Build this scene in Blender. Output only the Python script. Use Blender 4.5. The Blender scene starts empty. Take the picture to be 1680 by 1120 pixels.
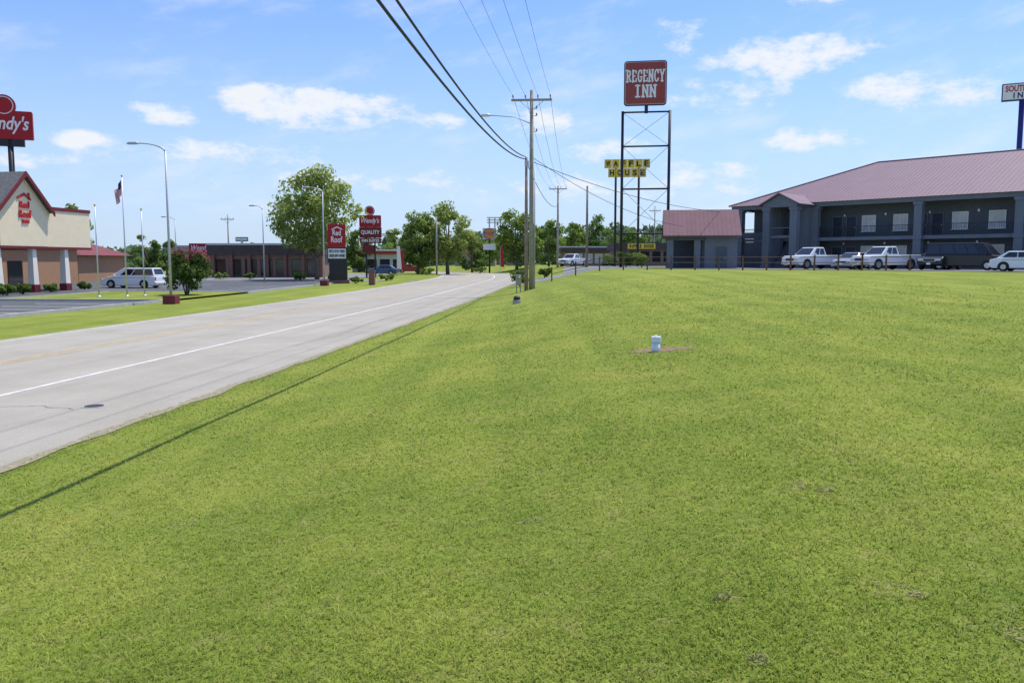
import bpy, math, random
import numpy as np
from mathutils import Vector, noise
random.seed(7); rng=np.random.default_rng(7)
S=bpy.context.scene; C=S.collection
F=1350.; HZ=428.; PITCH=math.atan((560-HZ)/F); CAMZ=1.65
def P(u,v,Y):
    X=(u-840)/F; Z=(560-v)/F
    cp,sp=math.cos(PITCH),math.sin(PITCH)
    y=cp+Z*sp; z=-sp+Z*cp; k=Y/y
    return Vector((X*k,Y,CAMZ+z*k))
RA=math.atan(115/F); ca,sa=math.cos(RA),math.sin(RA)
def st(x,y): return x*sa+y*ca, x*ca-y*sa
def xy(s,t): return s*sa+t*ca, s*ca-t*sa
def sm(a,b,x):
    k=np.clip((np.asarray(x,float)-a)/(b-a),0,1); return k*k*(3-2*k)
def zr(s): return -0.9+0.45*sm(45,130,s)-0.008*np.clip(np.asarray(s,float)-140,0,150)
def toff(s): return -.0033*np.clip(np.asarray(s,float)-95,0,110)**2
def zst(s,tt):
    s=np.asarray(s,float); tt=np.asarray(tt,float)
    r=zr(s); zl=0.9*sm(5,68,s)-.5*sm(105,200,s)
    x,y=xy(s,tt)
    und=.03*np.sin(.9*x+.3*y)*np.sin(.63*y-.2*x+1)+.015*np.sin(1.9*x-.8*y+2)
    und=und*sm(-7,-4,tt)*(1-sm(45,60,s))
    return np.where(tt>-12, r+(zl-r)*sm(-7.1,3,tt)+und, r+.08*(1-sm(-20.2,-18.7,tt)))
def zg(x,y):
    s,t=st(x,y); return float(zst(s,t-toff(s)))
def on(u,Y):
    x=(u-840)/F*Y; return (x,Y,zg(x,Y))

# ---------------------------------------------------------------- materials
def nt_new(name):
    m=bpy.data.materials.new(name); m.use_nodes=True; n=m.node_tree
    b=n.nodes['Principled BSDF']; return m,n,b
def M(name,col,rough=.7,var=.18,scale=2.5,bump=0,bscale=40,metal=0,spec=.4,coat=0):
    m,n,b=nt_new(name)
    tc=n.nodes.new('ShaderNodeTexCoord'); no=n.nodes.new('ShaderNodeTexNoise')
    no.inputs['Scale'].default_value=scale; no.inputs['Detail'].default_value=4; no.inputs['Roughness'].default_value=.65
    n.links.new(tc.outputs['Object'],no.inputs['Vector'])
    cr=n.nodes.new('ShaderNodeValToRGB'); e=cr.color_ramp.elements
    e[0].position=.3; e[1].position=.72
    e[0].color=tuple(c*(1-var) for c in col)+(1,); e[1].color=tuple(min(1,c*(1+var)) for c in col)+(1,)
    n.links.new(no.outputs['Fac'],cr.inputs['Fac']); n.links.new(cr.outputs['Color'],b.inputs['Base Color'])
    b.inputs['Roughness'].default_value=rough; b.inputs['Metallic'].default_value=metal
    b.inputs['Specular IOR Level'].default_value=spec
    if coat: b.inputs['Coat Weight'].default_value=coat; b.inputs['Coat Roughness'].default_value=.05
    if bump:
        n2=n.nodes.new('ShaderNodeTexNoise'); n2.inputs['Scale'].default_value=bscale; n2.inputs['Detail'].default_value=3
        n.links.new(tc.outputs['Object'],n2.inputs['Vector'])
        bp=n.nodes.new('ShaderNodeBump'); bp.inputs['Strength'].default_value=bump; bp.inputs['Distance'].default_value=.02
        n.links.new(n2.outputs['Fac'],bp.inputs['Height']); n.links.new(bp.outputs['Normal'],b.inputs['Normal'])
    return m
def Mbrick(name,c1,c2,mortar,scale=4):
    m,n,b=nt_new(name)
    tc=n.nodes.new('ShaderNodeTexCoord'); sp=n.nodes.new('ShaderNodeSeparateXYZ'); ad=n.nodes.new('ShaderNodeMath'); co=n.nodes.new('ShaderNodeCombineXYZ')
    n.links.new(tc.outputs['Object'],sp.inputs[0]); n.links.new(sp.outputs[0],ad.inputs[0]); n.links.new(sp.outputs[1],ad.inputs[1])
    n.links.new(ad.outputs[0],co.inputs[0]); n.links.new(sp.outputs[2],co.inputs[1])
    br=n.nodes.new('ShaderNodeTexBrick'); br.inputs['Scale'].default_value=scale
    br.inputs['Color1'].default_value=c1+(1,); br.inputs['Color2'].default_value=c2+(1,); br.inputs['Mortar'].default_value=mortar+(1,)
    br.inputs['Mortar Size'].default_value=.012
    n.links.new(co.outputs[0],br.inputs['Vector']); n.links.new(br.outputs['Color'],b.inputs['Base Color']); b.inputs['Roughness'].default_value=.85
    return m
def grass_color(n,coord):
    """shared lawn colouring: broad light and dark patches, dry flecks, faint mowing bands"""
    def N(scale,detail=3,ro=.6,v=None):
        k=n.nodes.new('ShaderNodeTexNoise'); k.inputs['Scale'].default_value=scale; k.inputs['Detail'].default_value=detail; k.inputs['Roughness'].default_value=ro
        n.links.new(v or coord,k.inputs['Vector']); return k.outputs['Fac']
    def R(fac,stops):
        cr=n.nodes.new('ShaderNodeValToRGB'); e=cr.color_ramp.elements
        while len(e)<len(stops): e.new(.5)
        for el,(p,c) in zip(e,stops): el.position=p; el.color=c+(1,)
        n.links.new(fac,cr.inputs['Fac']); return cr.outputs['Color']
    def X(f,a,b2):
        mx=n.nodes.new('ShaderNodeMix'); mx.data_type='RGBA'
        n.links.new(f,mx.inputs[0]); n.links.new(a,mx.inputs[6]); n.links.new(b2,mx.inputs[7]); return mx.outputs[2]
    a=R(N(.45,4,.65),[(.3,(.205,.275,.048)),(.5,(.27,.325,.060)),(.72,(.345,.37,.082))])
    mp=n.nodes.new('ShaderNodeMapping'); mp.inputs['Rotation'].default_value=(0,0,RA+.12); mp.inputs['Scale'].default_value=(1,.03,0); n.links.new(coord,mp.inputs[0])
    band=R(N(.85,2,.5,mp.outputs[0]),[(.35,(.87,.9,.88)),(.65,(1.1,1.07,1.07))])
    mu=n.nodes.new('ShaderNodeMix'); mu.data_type='RGBA'; mu.blend_type='MULTIPLY'; mu.inputs[0].default_value=1
    n.links.new(a,mu.inputs[6]); n.links.new(band,mu.inputs[7])
    dry=R(N(4.5,3,.7),[(.53,(0,0,0)),(.85,(.6,.6,.6))])
    br=n.nodes.new('ShaderNodeRGB'); br.outputs[0].default_value=(.42,.37,.14,1)
    return X(dry,mu.outputs[2],br.outputs[0]),N,R,X
def Mground():
    m,n,b=nt_new('lawn_ground')
    g=n.nodes.new('ShaderNodeNewGeometry')
    col,N,R,X=grass_color(n,g.outputs['Position'])
    fine=R(N(14,7,.82),[(.3,(.46,.48,.42)),(.5,(.74,.74,.72)),(.7,(1.0,.96,1.0))])
    mu=n.nodes.new('ShaderNodeMix'); mu.data_type='RGBA'; mu.blend_type='MULTIPLY'; mu.inputs[0].default_value=.9
    n.links.new(col,mu.inputs[6]); n.links.new(fine,mu.inputs[7])
    n.links.new(mu.outputs[2],b.inputs['Base Color']); b.inputs['Roughness'].default_value=.95; b.inputs['Specular IOR Level'].default_value=.05
    bp=n.nodes.new('ShaderNodeBump'); bp.inputs['Strength'].default_value=.6; bp.inputs['Distance'].default_value=.05
    n.links.new(N(30,5,.75),bp.inputs['Height']); n.links.new(bp.outputs['Normal'],b.inputs['Normal'])
    return m
def Mblade():
    m=bpy.data.materials.new('grass_blade'); m.use_nodes=True; n=m.node_tree; n.nodes.clear()
    g=n.nodes.new('ShaderNodeNewGeometry'); col,N,R,X=grass_color(n,g.outputs['Position'])
    at=n.nodes.new('ShaderNodeAttribute'); at.attribute_name='tint'
    mu=n.nodes.new('ShaderNodeMix'); mu.data_type='RGBA'; mu.blend_type='MULTIPLY'; mu.inputs[0].default_value=1
    n.links.new(col,mu.inputs[6]); n.links.new(at.outputs['Color'],mu.inputs[7])
    d=n.nodes.new('ShaderNodeBsdfDiffuse'); t=n.nodes.new('ShaderNodeBsdfTranslucent')
    n.links.new(mu.outputs[2],d.inputs[0]); n.links.new(mu.outputs[2],t.inputs[0])
    ms=n.nodes.new('ShaderNodeMixShader'); ms.inputs[0].default_value=.5
    n.links.new(d.outputs[0],ms.inputs[1]); n.links.new(t.outputs[0],ms.inputs[2])
    o=n.nodes.new('ShaderNodeOutputMaterial'); n.links.new(ms.outputs[0],o.inputs[0]); return m
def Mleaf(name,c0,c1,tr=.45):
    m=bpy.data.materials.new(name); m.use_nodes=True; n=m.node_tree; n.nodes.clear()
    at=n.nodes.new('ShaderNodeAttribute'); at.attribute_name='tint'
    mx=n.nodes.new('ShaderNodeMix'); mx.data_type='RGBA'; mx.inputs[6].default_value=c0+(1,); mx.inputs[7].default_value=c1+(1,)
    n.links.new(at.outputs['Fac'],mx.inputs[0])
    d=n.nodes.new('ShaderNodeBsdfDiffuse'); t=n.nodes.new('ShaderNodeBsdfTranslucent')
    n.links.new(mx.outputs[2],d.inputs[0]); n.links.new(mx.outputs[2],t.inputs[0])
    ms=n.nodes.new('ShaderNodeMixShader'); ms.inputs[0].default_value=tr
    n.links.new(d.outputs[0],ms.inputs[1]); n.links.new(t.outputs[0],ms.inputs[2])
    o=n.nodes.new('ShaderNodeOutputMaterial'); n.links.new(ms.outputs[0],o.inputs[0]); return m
def Mroad():
    m,n,b=nt_new('worn_asphalt')
    g=n.nodes.new('ShaderNodeNewGeometry'); mp=n.nodes.new('ShaderNodeMapping'); mp.inputs['Rotation'].default_value=(0,0,RA); 
    n.links.new(g.outputs['Position'],mp.inputs[0])
    mp2=n.nodes.new('ShaderNodeMapping'); mp2.inputs['Scale'].default_value=(1,.045,1); n.links.new(mp.outputs[0],mp2.inputs[0])
    def N(v,s,d,ro=.6):
        k=n.nodes.new('ShaderNodeTexNoise'); k.inputs['Scale'].default_value=s; k.inputs['Detail'].default_value=d; k.inputs['Roughness'].default_value=ro
        n.links.new(v,k.inputs['Vector']); return k.outputs['Fac']
    def R(f,stops):
        cr=n.nodes.new('ShaderNodeValToRGB'); e=cr.color_ramp.elements
        for el,(p,c) in zip(e,stops): el.position=p; el.color=(c[0],c[1],c[2],1)
        n.links.new(f,cr.inputs[0]); return cr.outputs[0]
    def MUL(a,c,f=1):
        mu=n.nodes.new('ShaderNodeMix'); mu.data_type='RGBA'; mu.blend_type='MULTIPLY'; mu.inputs[0].default_value=f
        n.links.new(a,mu.inputs[6]); n.links.new(c,mu.inputs[7]); return mu.outputs[2]
    a=R(N(mp2.outputs[0],1.1,4),[(.3,(.35,.322,.27)),(.7,(.405,.375,.316))])
    c=R(N(g.outputs['Position'],.45,5,.65),[(.3,(.88,.87,.86)),(.7,(1.05,1.05,1.05))])
    f=R(N(g.outputs['Position'],60,3,.8),[(.3,(.74,.74,.74)),(.72,(1.17,1.17,1.17))])
    n.links.new(MUL(MUL(a,c),f),b.inputs['Base Color']); b.inputs['Roughness'].default_value=.95; b.inputs['Specular IOR Level'].default_value=.1
    return m
GRD=Mground(); BLD=Mblade(); ROAD=Mroad()
WHITEP=M('white_paint',(.78,.78,.76),.5,.06); LINEW=M('worn_white_line',(.6,.585,.54),.8,.22,3); LINEB=M('bay_white_line',(.72,.71,.68),.8,.15,3); LINEY=M('worn_yellow_line',(.5,.37,.19),.8,.2,2)
ASPH=M('dark_asphalt',(.085,.088,.092),.9,.25,.6,.3,60); LOTR=M('grey_asphalt',(.2,.2,.2),.9,.2,.5,.3,60); KERB=M('kerb_concrete',(.42,.41,.38),.85,.15,3)
DIRT=M('dry_dirt',(.22,.155,.08),.95,.4,18,.8,30); VERGE=M('verge_grit',(.27,.24,.15),.95,.35,9,.6,30); CRACK=M('crack_filler',(.2,.185,.165),.95,.3,6)
BLACKM=M('black_metal',(.022,.022,.025),.45,.2,4); STEEL=M('galvanised_steel',(.5,.51,.52),.5,.1,6,metal=.3); ALU=M('pale_aluminium',(.62,.62,.62),.4,.08,5,metal=.3)
WOOD=M('weathered_pole_wood',(.37,.33,.285),.9,.25,3.5,.5,25); WOODR=M('brown_fence_wood',(.17,.095,.065),.9,.3,4,.4,25); POLEB=M('brown_treated_pole',(.28,.215,.165),.9,.3,4)
WIRE=M('black_cable',(.018,.018,.019),.6,.2,4); WIREG=M('grey_conductor',(.15,.15,.155),.5,.2,4); PORC=M('insulator_porcelain',(.25,.22,.2),.3,.1)
CREAM=M('cream_stucco',(.86,.73,.51),.8,.05,1.5,.15,60); COLW=M('pale_column_paint',(.84,.79,.69),.7,.05,1.5); MAROON=M('maroon_trim',(.17,.02,.027),.6,.15,2); SHING=M('grey_shingle',(.13,.13,.125),.9,.35,5,.6,12)
BRICK=Mbrick('orange_brick',(.42,.22,.105),(.33,.165,.085),(.4,.33,.25)); BRICKD=Mbrick('dark_red_brick',(.24,.1,.075),(.18,.08,.06),(.25,.2,.17)); BRICKB=Mbrick('brown_brick',(.27,.17,.12),(.21,.13,.095),(.3,.25,.2))
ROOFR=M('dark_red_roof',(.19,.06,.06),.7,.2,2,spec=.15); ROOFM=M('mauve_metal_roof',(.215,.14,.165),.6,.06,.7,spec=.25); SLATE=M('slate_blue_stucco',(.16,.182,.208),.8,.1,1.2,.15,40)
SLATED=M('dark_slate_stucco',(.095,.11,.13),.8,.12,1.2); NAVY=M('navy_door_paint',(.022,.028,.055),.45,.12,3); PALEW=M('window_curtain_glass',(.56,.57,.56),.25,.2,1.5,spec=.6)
GLASSD=M('dark_glass',(.018,.022,.026),.08,.2,1,spec=.8); REDS=M('sign_red',(.40,.018,.025),.45,.08,1.5,spec=.25); REDF=M('faded_sign_red',(.33,.078,.075),.65,.04,.6,spec=.2); PINKW=M('faded_border_white',(.6,.45,.43),.6,.08); YEL=M('sign_yellow',(.75,.55,.05),.45,.08,2)
LETW=M('letter_white',(.85,.84,.82),.5,.04); LETB=M('letter_black',(.012,.012,.012),.5,.1); LETR=M('letter_red',(.5,.02,.03),.45,.08); NAVYS=M('sign_navy',(.03,.03,.16),.4,.1)
PVC=M('white_pvc',(.78,.82,.84),.35,.05,6); CONC=M('concrete',(.4,.38,.34),.9,.2,4,.3,30); TYRE=M('tyre_rubber',(.018,.018,.018),.85,.15,6); RIM=M('alloy_rim',(.45,.45,.47),.3,.1,6,metal=.8)
LAMPG=M('headlight_glass',(.6,.62,.65),.12,.08,6,spec=.8); TAIL=M('tail_light_red',(.35,.01,.015),.2,.1,6); CHROME=M('chrome',(.6,.6,.62),.15,.05,5,metal=1); PLAST=M('dark_plastic',(.03,.03,.032),.6,.1,5)
CARW=M('white_car_paint',(.76,.77,.78),.3,.03,2,coat=.5); CARS=M('silver_car_paint',(.35,.38,.41),.3,.04,2,metal=.4,coat=.5); CARD=M('dark_car_paint',(.014,.016,.022),.3,.1,2,coat=.3); CARR=M('red_car_paint',(.3,.03,.03),.3,.05,2,coat=.5); CARB=M('blue_car_paint',(.05,.1,.22),.3,.05,2,coat=.5)
BARK=M('bark',(.17,.135,.105),.95,.35,5,.7,18); TRIMG=M('pale_grey_wall',(.55,.55,.53),.8,.1,1.5); BROWNF=M('dark_brown_fascia',(.07,.055,.05),.7,.2,1.5); TANW=M('tan_wall',(.42,.34,.25),.8,.1,1.5)
FLAGR=M('flag_red',(.5,.03,.05),.8,.1); FLAGW=M('flag_white',(.8,.8,.8),.8,.05); FLAGB=M('flag_blue',(.03,.04,.2),.8,.1); ORANGE=M('bun_orange',(.8,.3,.03),.5,.08)
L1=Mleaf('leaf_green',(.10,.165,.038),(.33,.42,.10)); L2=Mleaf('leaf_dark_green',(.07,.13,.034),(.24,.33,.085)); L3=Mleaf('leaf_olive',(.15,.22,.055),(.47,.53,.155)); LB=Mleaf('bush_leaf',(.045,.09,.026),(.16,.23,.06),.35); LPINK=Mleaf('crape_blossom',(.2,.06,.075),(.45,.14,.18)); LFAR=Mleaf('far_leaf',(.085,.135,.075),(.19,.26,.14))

# ---------------------------------------------------------------- mesh helpers
class MB:
    def __init__(s): s.v=[]; s.f=[]; s.m=[]
    def add(s,vs,fs,mi=0):
        k=len(s.v); s.v+= [tuple(a) for a in vs]; s.f+=[tuple(i+k for i in f) for f in fs]; s.m+=[mi]*len(fs); return s
    def box(s,c,d,a=0,mi=0):
        x,y,z=(d[0]/2,d[1]/2,d[2]/2); co,si=math.cos(a),math.sin(a); vs=[]
        for k in (-z,z):
            for (i,j) in ((-x,-y),(x,-y),(x,y),(-x,y)): vs.append((c[0]+i*co-j*si,c[1]+i*si+j*co,c[2]+k))
        return s.add(vs,[(3,2,1,0),(4,5,6,7),(0,1,5,4),(1,2,6,5),(2,3,7,6),(3,0,4,7)],mi)
    def bx(s,x0,x1,y0,y1,z0,z1,mi=0): return s.box(((x0+x1)/2,(y0+y1)/2,(z0+z1)/2),(x1-x0,y1-y0,z1-z0),0,mi)
    def tube(s,p,q,r0,r1=None,n=8,mi=0):
        r1=r0 if r1 is None else r1
        return s.path([p,q],[r0,r1],n,mi)
    def path(s,pts,rs,n=6,mi=0):
        pts=[Vector(p) for p in pts]; 
        if not hasattr(rs,'__len__'): rs=[rs]*len(pts)
        vs=[]
        for i,p in enumerate(pts):
            d=(pts[min(i+1,len(pts)-1)]-pts[max(i-1,0)]).normalized()
            a=Vector((0,0,1)) if abs(d.z)<.9 else Vector((1,0,0))
            u=d.cross(a).normalized(); w=d.cross(u)
            for k in range(n):
                t=2*math.pi*k/n; vs.append(p+(u*math.cos(t)+w*math.sin(t))*rs[i])
        fs=[(i*n+k,i*n+(k+1)%n,(i+1)*n+(k+1)%n,(i+1)*n+k) for i in range(len(pts)-1) for k in range(n)]
        fs+=[tuple(range(n))[::-1],tuple((len(pts)-1)*n+k for k in range(n))]
        return s.add(vs,fs,mi)
    def lathe(s,prof,n=20,c=(0,0,0),mi=0):
        vs=[(c[0]+r*math.cos(2*math.pi*k/n),c[1]+r*math.sin(2*math.pi*k/n),c[2]+z) for r,z in prof for k in range(n)]
        fs=[(i*n+k,i*n+(k+1)%n,(i+1)*n+(k+1)%n,(i+1)*n+k) for i in range(len(prof)-1) for k in range(n)]
        fs+=[tuple(range(n))[::-1],tuple((len(prof)-1)*n+k for k in range(n))]
        return s.add(vs,fs,mi)
    def prism(s,poly,y0,y1,mi=0):       # polygon in x,z pushed along y
        n=len(poly); vs=[(x,y0,z) for x,z in poly]+[(x,y1,z) for x,z in poly]
        return s.add(vs,[tuple(range(n)),tuple(range(2*n-1,n-1,-1))]+[(i,i+n,(i+1)%n+n,(i+1)%n) for i in range(n)],mi)
    def build(s,name,mat,parent=None,smooth=False,bevel=0):
        me=bpy.data.meshes.new(name); me.from_pydata(s.v,[],s.f)
        for x in (mat if isinstance(mat,list) else [mat]): me.materials.append(x)
        for p,mi in zip(me.polygons,s.m): p.material_index=mi; p.use_smooth=smooth
        import bmesh
        b=bmesh.new(); b.from_mesh(me); bmesh.ops.recalc_face_normals(b,faces=b.faces); b.to_mesh(me); b.free()
        o=bpy.data.objects.new(name,me); C.objects.link(o)
        if parent is not None: o.parent=parent
        if bevel:
            md=o.modifiers.new('bevel','BEVEL'); md.width=bevel; md.segments=2; md.limit_method='ANGLE'; md.angle_limit=.5
        return o
def thing(name,label,cat,loc=(0,0,0),rotz=0,group=None):
    o=bpy.data.objects.new(name,None); C.objects.link(o); o.location=loc; o.rotation_euler=(0,0,rotz); o.empty_display_size=.2
    o['label']=label; o['category']=cat
    if group: o['group']=group
    return o
def tag(o,label,cat,group=None,kind=None):
    o['label']=label; o['category']=cat
    if group: o['group']=group
    if kind: o['kind']=kind
    return o
def text(body,w,h,loc,mat,parent,name='lettering',ext=.015,bold=.02,shear=0):
    cu=bpy.data.curves.new('t','FONT'); cu.body=body; cu.align_x='CENTER'; cu.offset=bold; cu.extrude=.02; cu.resolution_u=3; cu.shear=shear
    o=bpy.data.objects.new('t',cu); C.objects.link(o); bpy.context.view_layer.update()
    me=bpy.data.meshes.new_from_object(o.evaluated_get(bpy.context.evaluated_depsgraph_get()))
    bpy.data.objects.remove(o)
    co=np.array([v.co[:] for v in me.vertices]); mn,mx=co.min(0),co.max(0)
    for v in me.vertices:
        x=(v.co.x-(mn[0]+mx[0])/2)*w/(mx[0]-mn[0]); z=(v.co.y-(mn[1]+mx[1])/2)*h/(mx[1]-mn[1]); y=-v.co.z/.02*ext
        v.co=(loc[0]+x,loc[1]+y,loc[2]+z)
    me.materials.clear(); me.materials.append(mat); me.name=name
    r=bpy.data.objects.new(name,me); C.objects.link(r); r.parent=parent; return r
def slab(word,w,h,loc,mat,parent,stroke=.2):
    """slab-serif capitals built from bars, one mesh per word"""
    G={'R':[('v',.18,0,1),('p',[(.18,.92),(.62,.92),(.78,.8),(.78,.64),(.62,.52),(.18,.52)]),('p',[(.5,.5),(.82,.08),(.95,.08)]),('s',.18,0),('s',.05,1,.2)],
       'E':[('v',.2,0,1),('h',.92,.05,.85),('h',.5,.2,.65),('h',.08,.05,.9),('d',.85,.72,.95),('d',.9,.05,.3)],
       'G':[('p',[(.86,.72),(.74,.9),(.5,.96),(.26,.86),(.14,.6),(.14,.36),(.28,.12),(.5,.04),(.74,.1),(.84,.24),(.84,.42)]),('h',.42,.55,1.0),('d',.86,.68,.95)],
       'N':[('v',.16,0,1),('v',.84,0,1),('p',[(.14,.96),(.86,.06)]),('s',.16,0),('s',.84,1)],
       'C':[('p',[(.86,.72),(.74,.9),(.5,.96),(.26,.86),(.14,.6),(.14,.36),(.28,.12),(.5,.04),(.74,.1),(.88,.28)]),('d',.86,.68,.95)],
       'Y':[('p',[(.12,.95),(.5,.46)]),('p',[(.88,.95),(.5,.46)]),('v',.5,0,.5),('s',.5,0),('s',.1,1,.2),('s',.9,1,.2)],
       'I':[('v',.5,0,1),('s',.5,0,.34),('s',.5,1,.34)]}
    n=len(word); gap=.2; cw=w/(n+gap*(n-1)); m=MB()
    def bar(a,b,th,y):
        dx,dz=b[0]-a[0],b[1]-a[1]; L=math.hypot(dx,dz) or 1; nx,nz=-dz/L*th/2,dx/L*th/2; ex,ez_=dx/L*th*.35,dz/L*th*.35
        m.prism([(a[0]+nx-ex,a[1]+nz-ez_),(a[0]-nx-ex,a[1]-nz-ez_),(b[0]-nx+ex,b[1]-nz+ez_),(b[0]+nx+ex,b[1]+nz+ez_)],loc[1]-y,loc[1])
    th=stroke*cw*1.05; ths=th*.72; q=0
    for i,c in enumerate(word):
        x0=loc[0]-w/2+i*cw*(1+gap); z0=loc[2]-h/2; X=lambda f: x0+f*cw; Z=lambda f: z0+f*h
        for g in G[c]:
            q+=1; y=.01+.0011*q
            if g[0]=='v': bar((X(g[1]),Z(g[2]*.97+.015)),(X(g[1]),Z(g[3]*.97+.015)),th,y)
            elif g[0]=='h': bar((X(g[2]),Z(g[1])),(X(g[3]),Z(g[1])),ths,y)
            elif g[0]=='d': bar((X(g[1]),Z(g[2])),(X(g[1]),Z(g[3])),ths,y)
            elif g[0]=='s':
                r=g[3] if len(g)>3 else .24; zz=.05 if g[2]==0 else .95; bar((X(g[1]-r),Z(zz)),(X(g[1]+r),Z(zz)),ths,y)
            else:
                for k in range(len(g[1])-1): q+=1; bar((X(g[1][k][0]),Z(g[1][k][1])),(X(g[1][k+1][0]),Z(g[1][k+1][1])),th*.9,.01+.0011*q)
    return m.build('lettering',mat,parent)
def npquads(name,V,mat,parent,tint=None):
    n=len(V); me=bpy.data.meshes.new(name); me.vertices.add(n*4); me.vertices.foreach_set('co',V.reshape(-1).astype(np.float32))
    me.loops.add(n*4); me.loops.foreach_set('vertex_index',np.arange(n*4,dtype=np.int32))
    me.polygons.add(n); me.polygons.foreach_set('loop_start',np.arange(0,n*4,4,dtype=np.int32))
    me.update(calc_edges=True)
    if tint is not None:
        a=me.attributes.new('tint','FLOAT_COLOR','POINT'); t=np.repeat(tint,4)
        a.data.foreach_set('color',np.stack([t,t,t,np.ones_like(t)],1).reshape(-1).astype(np.float32))
    me.materials.append(mat); o=bpy.data.objects.new(name,me); C.objects.link(o)
    if parent is not None: o.parent=parent
    return o
def leafquads(cen,rad,per,size,seed):
    r=np.random.default_rng(seed); cen=np.array(cen); rad=np.array(rad); n=len(cen)*per
    ci=np.repeat(np.arange(len(cen)),per)
    d=r.normal(size=(n,3)); d/=np.linalg.norm(d,axis=1)[:,None]
    rr=r.random(n)**.42
    p=cen[ci]+d*rr[:,None]*rad[ci][:,None]*np.array([1,1,.78])
    nrm=d*.8+r.normal(size=(n,3))*.7+np.array([0,0,.45]); nrm/=np.linalg.norm(nrm,axis=1)[:,None]
    a=np.cross(nrm,r.normal(size=(n,3))); a/=np.linalg.norm(a,axis=1)[:,None]; b=np.cross(nrm,a)
    sz=(size*(.6+.8*r.random(n)))[:,None]
    V=np.stack([p-a*sz,p-b*sz*.6,p+a*sz,p+b*sz*.6],1)
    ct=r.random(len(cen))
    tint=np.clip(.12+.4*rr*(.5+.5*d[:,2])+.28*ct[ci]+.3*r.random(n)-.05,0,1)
    return V,tint
def tree(loc,h,w,label,seed,mat,ncl=34,per=150,size=.22,group=None,name='tree',cat='tree',bole=None,low=.12):
    r=random.Random(seed); t=thing(name,label,cat,loc,r.random()*6,group)
    cz=h*(1+low)/2; rz=h*(1-low)/2; cen=[];rad=[]
    while len(cen)<ncl:
        x,y,z=[r.uniform(-1,1) for _ in range(3)]; q=math.sqrt(x*x+y*y+z*z)
        if q>1 or q<.35: continue
        k=1.0 if z<.0 else 1-.22*z
        rr=w*r.uniform(.10,.18); sc=1-rr/(w*.5)*.4
        cen.append((x*w/2*k*sc,y*w/2*k*sc,cz+z*rz*.88)); rad.append(rr)
    V,ti=leafquads(cen,rad,per,size,seed)
    m=MB(); b=bole or w*.028; top=h*.72
    pts=[(0,0,-.1),(r.uniform(-.1,.1),r.uniform(-.1,.1),h*.2),(r.uniform(-.2,.2),r.uniform(-.2,.2),h*.45),(r.uniform(-.3,.3),r.uniform(-.3,.3),top)]
    m.path(pts,[b*1.25,b,b*.7,b*.2],9)
    for c in cen[:12]:
        z0=min(max(h*.16,c[2]*.5),top*.8); mid=(c[0]*.45,c[1]*.45,z0+(c[2]-z0)*.5)
        m.path([(0,0,z0),mid,c],[b*.45,b*.3,b*.08],6)
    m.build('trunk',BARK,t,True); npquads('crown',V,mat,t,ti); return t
def shrub(loc,h,w,label,seed,mat,per=90,size=.1,group=None,name='shrub',ncl=14):
    r=random.Random(seed); t=thing(name,label,'shrub',loc,r.random()*6,group); cen=[];rad=[]
    for _ in range(ncl):
        a=r.random()*6.28; q=math.sqrt(r.random())*.36*w; cen.append((q*math.cos(a),q*math.sin(a),h*r.uniform(.3,.8))); rad.append(min(w,h)*r.uniform(.2,.32))
    V,ti=leafquads(cen,rad,per,size,seed); m=MB()
    for c in cen[:6]: m.path([(0,0,-.05),(c[0]*.5,c[1]*.5,c[2]*.55),c],[.025,.018,.006],5)
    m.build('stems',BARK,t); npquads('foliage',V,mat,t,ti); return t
def struct(o): o['kind']='structure'; return o

# ---------------------------------------------------------------- ground and road
def grid(name,sl,tl,dz,mat,zf=None,parent=None):
    sl=np.array(sl,float); tl=np.array(tl,float); Sg,Tg=np.meshgrid(sl,tl,indexing='ij')
    z=zst(Sg,Tg)+dz+(zf(Sg,Tg) if zf else 0); x,y=xy(Sg,Tg+toff(Sg))
    V=np.stack([x,y,z],-1).reshape(-1,3); n,m=len(sl),len(tl)
    fs=[(i*m+j,i*m+j+1,(i+1)*m+j+1,(i+1)*m+j) for i in range(n-1) for j in range(m-1)]
    b=MB(); b.add(V.tolist(),fs); o=b.build(name,mat,parent,True); 
    if o.data.polygons[0].normal.z<0: o.data.flip_normals()
    return o
sl=list(np.arange(-40,150,1.0))+[150*1.05**k for k in range(0,58)]
sl=[-400,-200,-100,-60]+sl
tl=[-2500,-1500,-900,-500,-300,-200,-150,-110,-80,-65,-55,-48,-42,-38,-34,-31,-28,-26,-24,-22,-20.5,-19.6,-18.75,-18.6,-16,-13,-10,-8,-7.25,-7.1]+list(np.arange(-6.8,14,.4))+[15,17,19,21,24,27,30,34,38,43,50,60,75,95,130,200,300,500,900,1500,2500]
struct(grid('ground',sl,tl,0,GRD,zf=lambda s,t: np.where((t>-18.7)&(t<-7.15),-.05,0)))
rs=list(np.arange(-40,232,1.0))
road=struct(grid('road',rs,np.linspace(-18.75,-7.1,13),.004,ROAD))
grid('edge_line',rs,[-11.06,-10.93],.009,LINEW,parent=road)
grid('centre_line',rs,[-14.42,-14.31],.009,LINEY,parent=road); grid('centre_line',rs,[-14.72,-14.61],.009,LINEY,parent=road)
grid('edge_line',rs,[-18.35,-18.25],.009,LINEW,parent=road)
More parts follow.
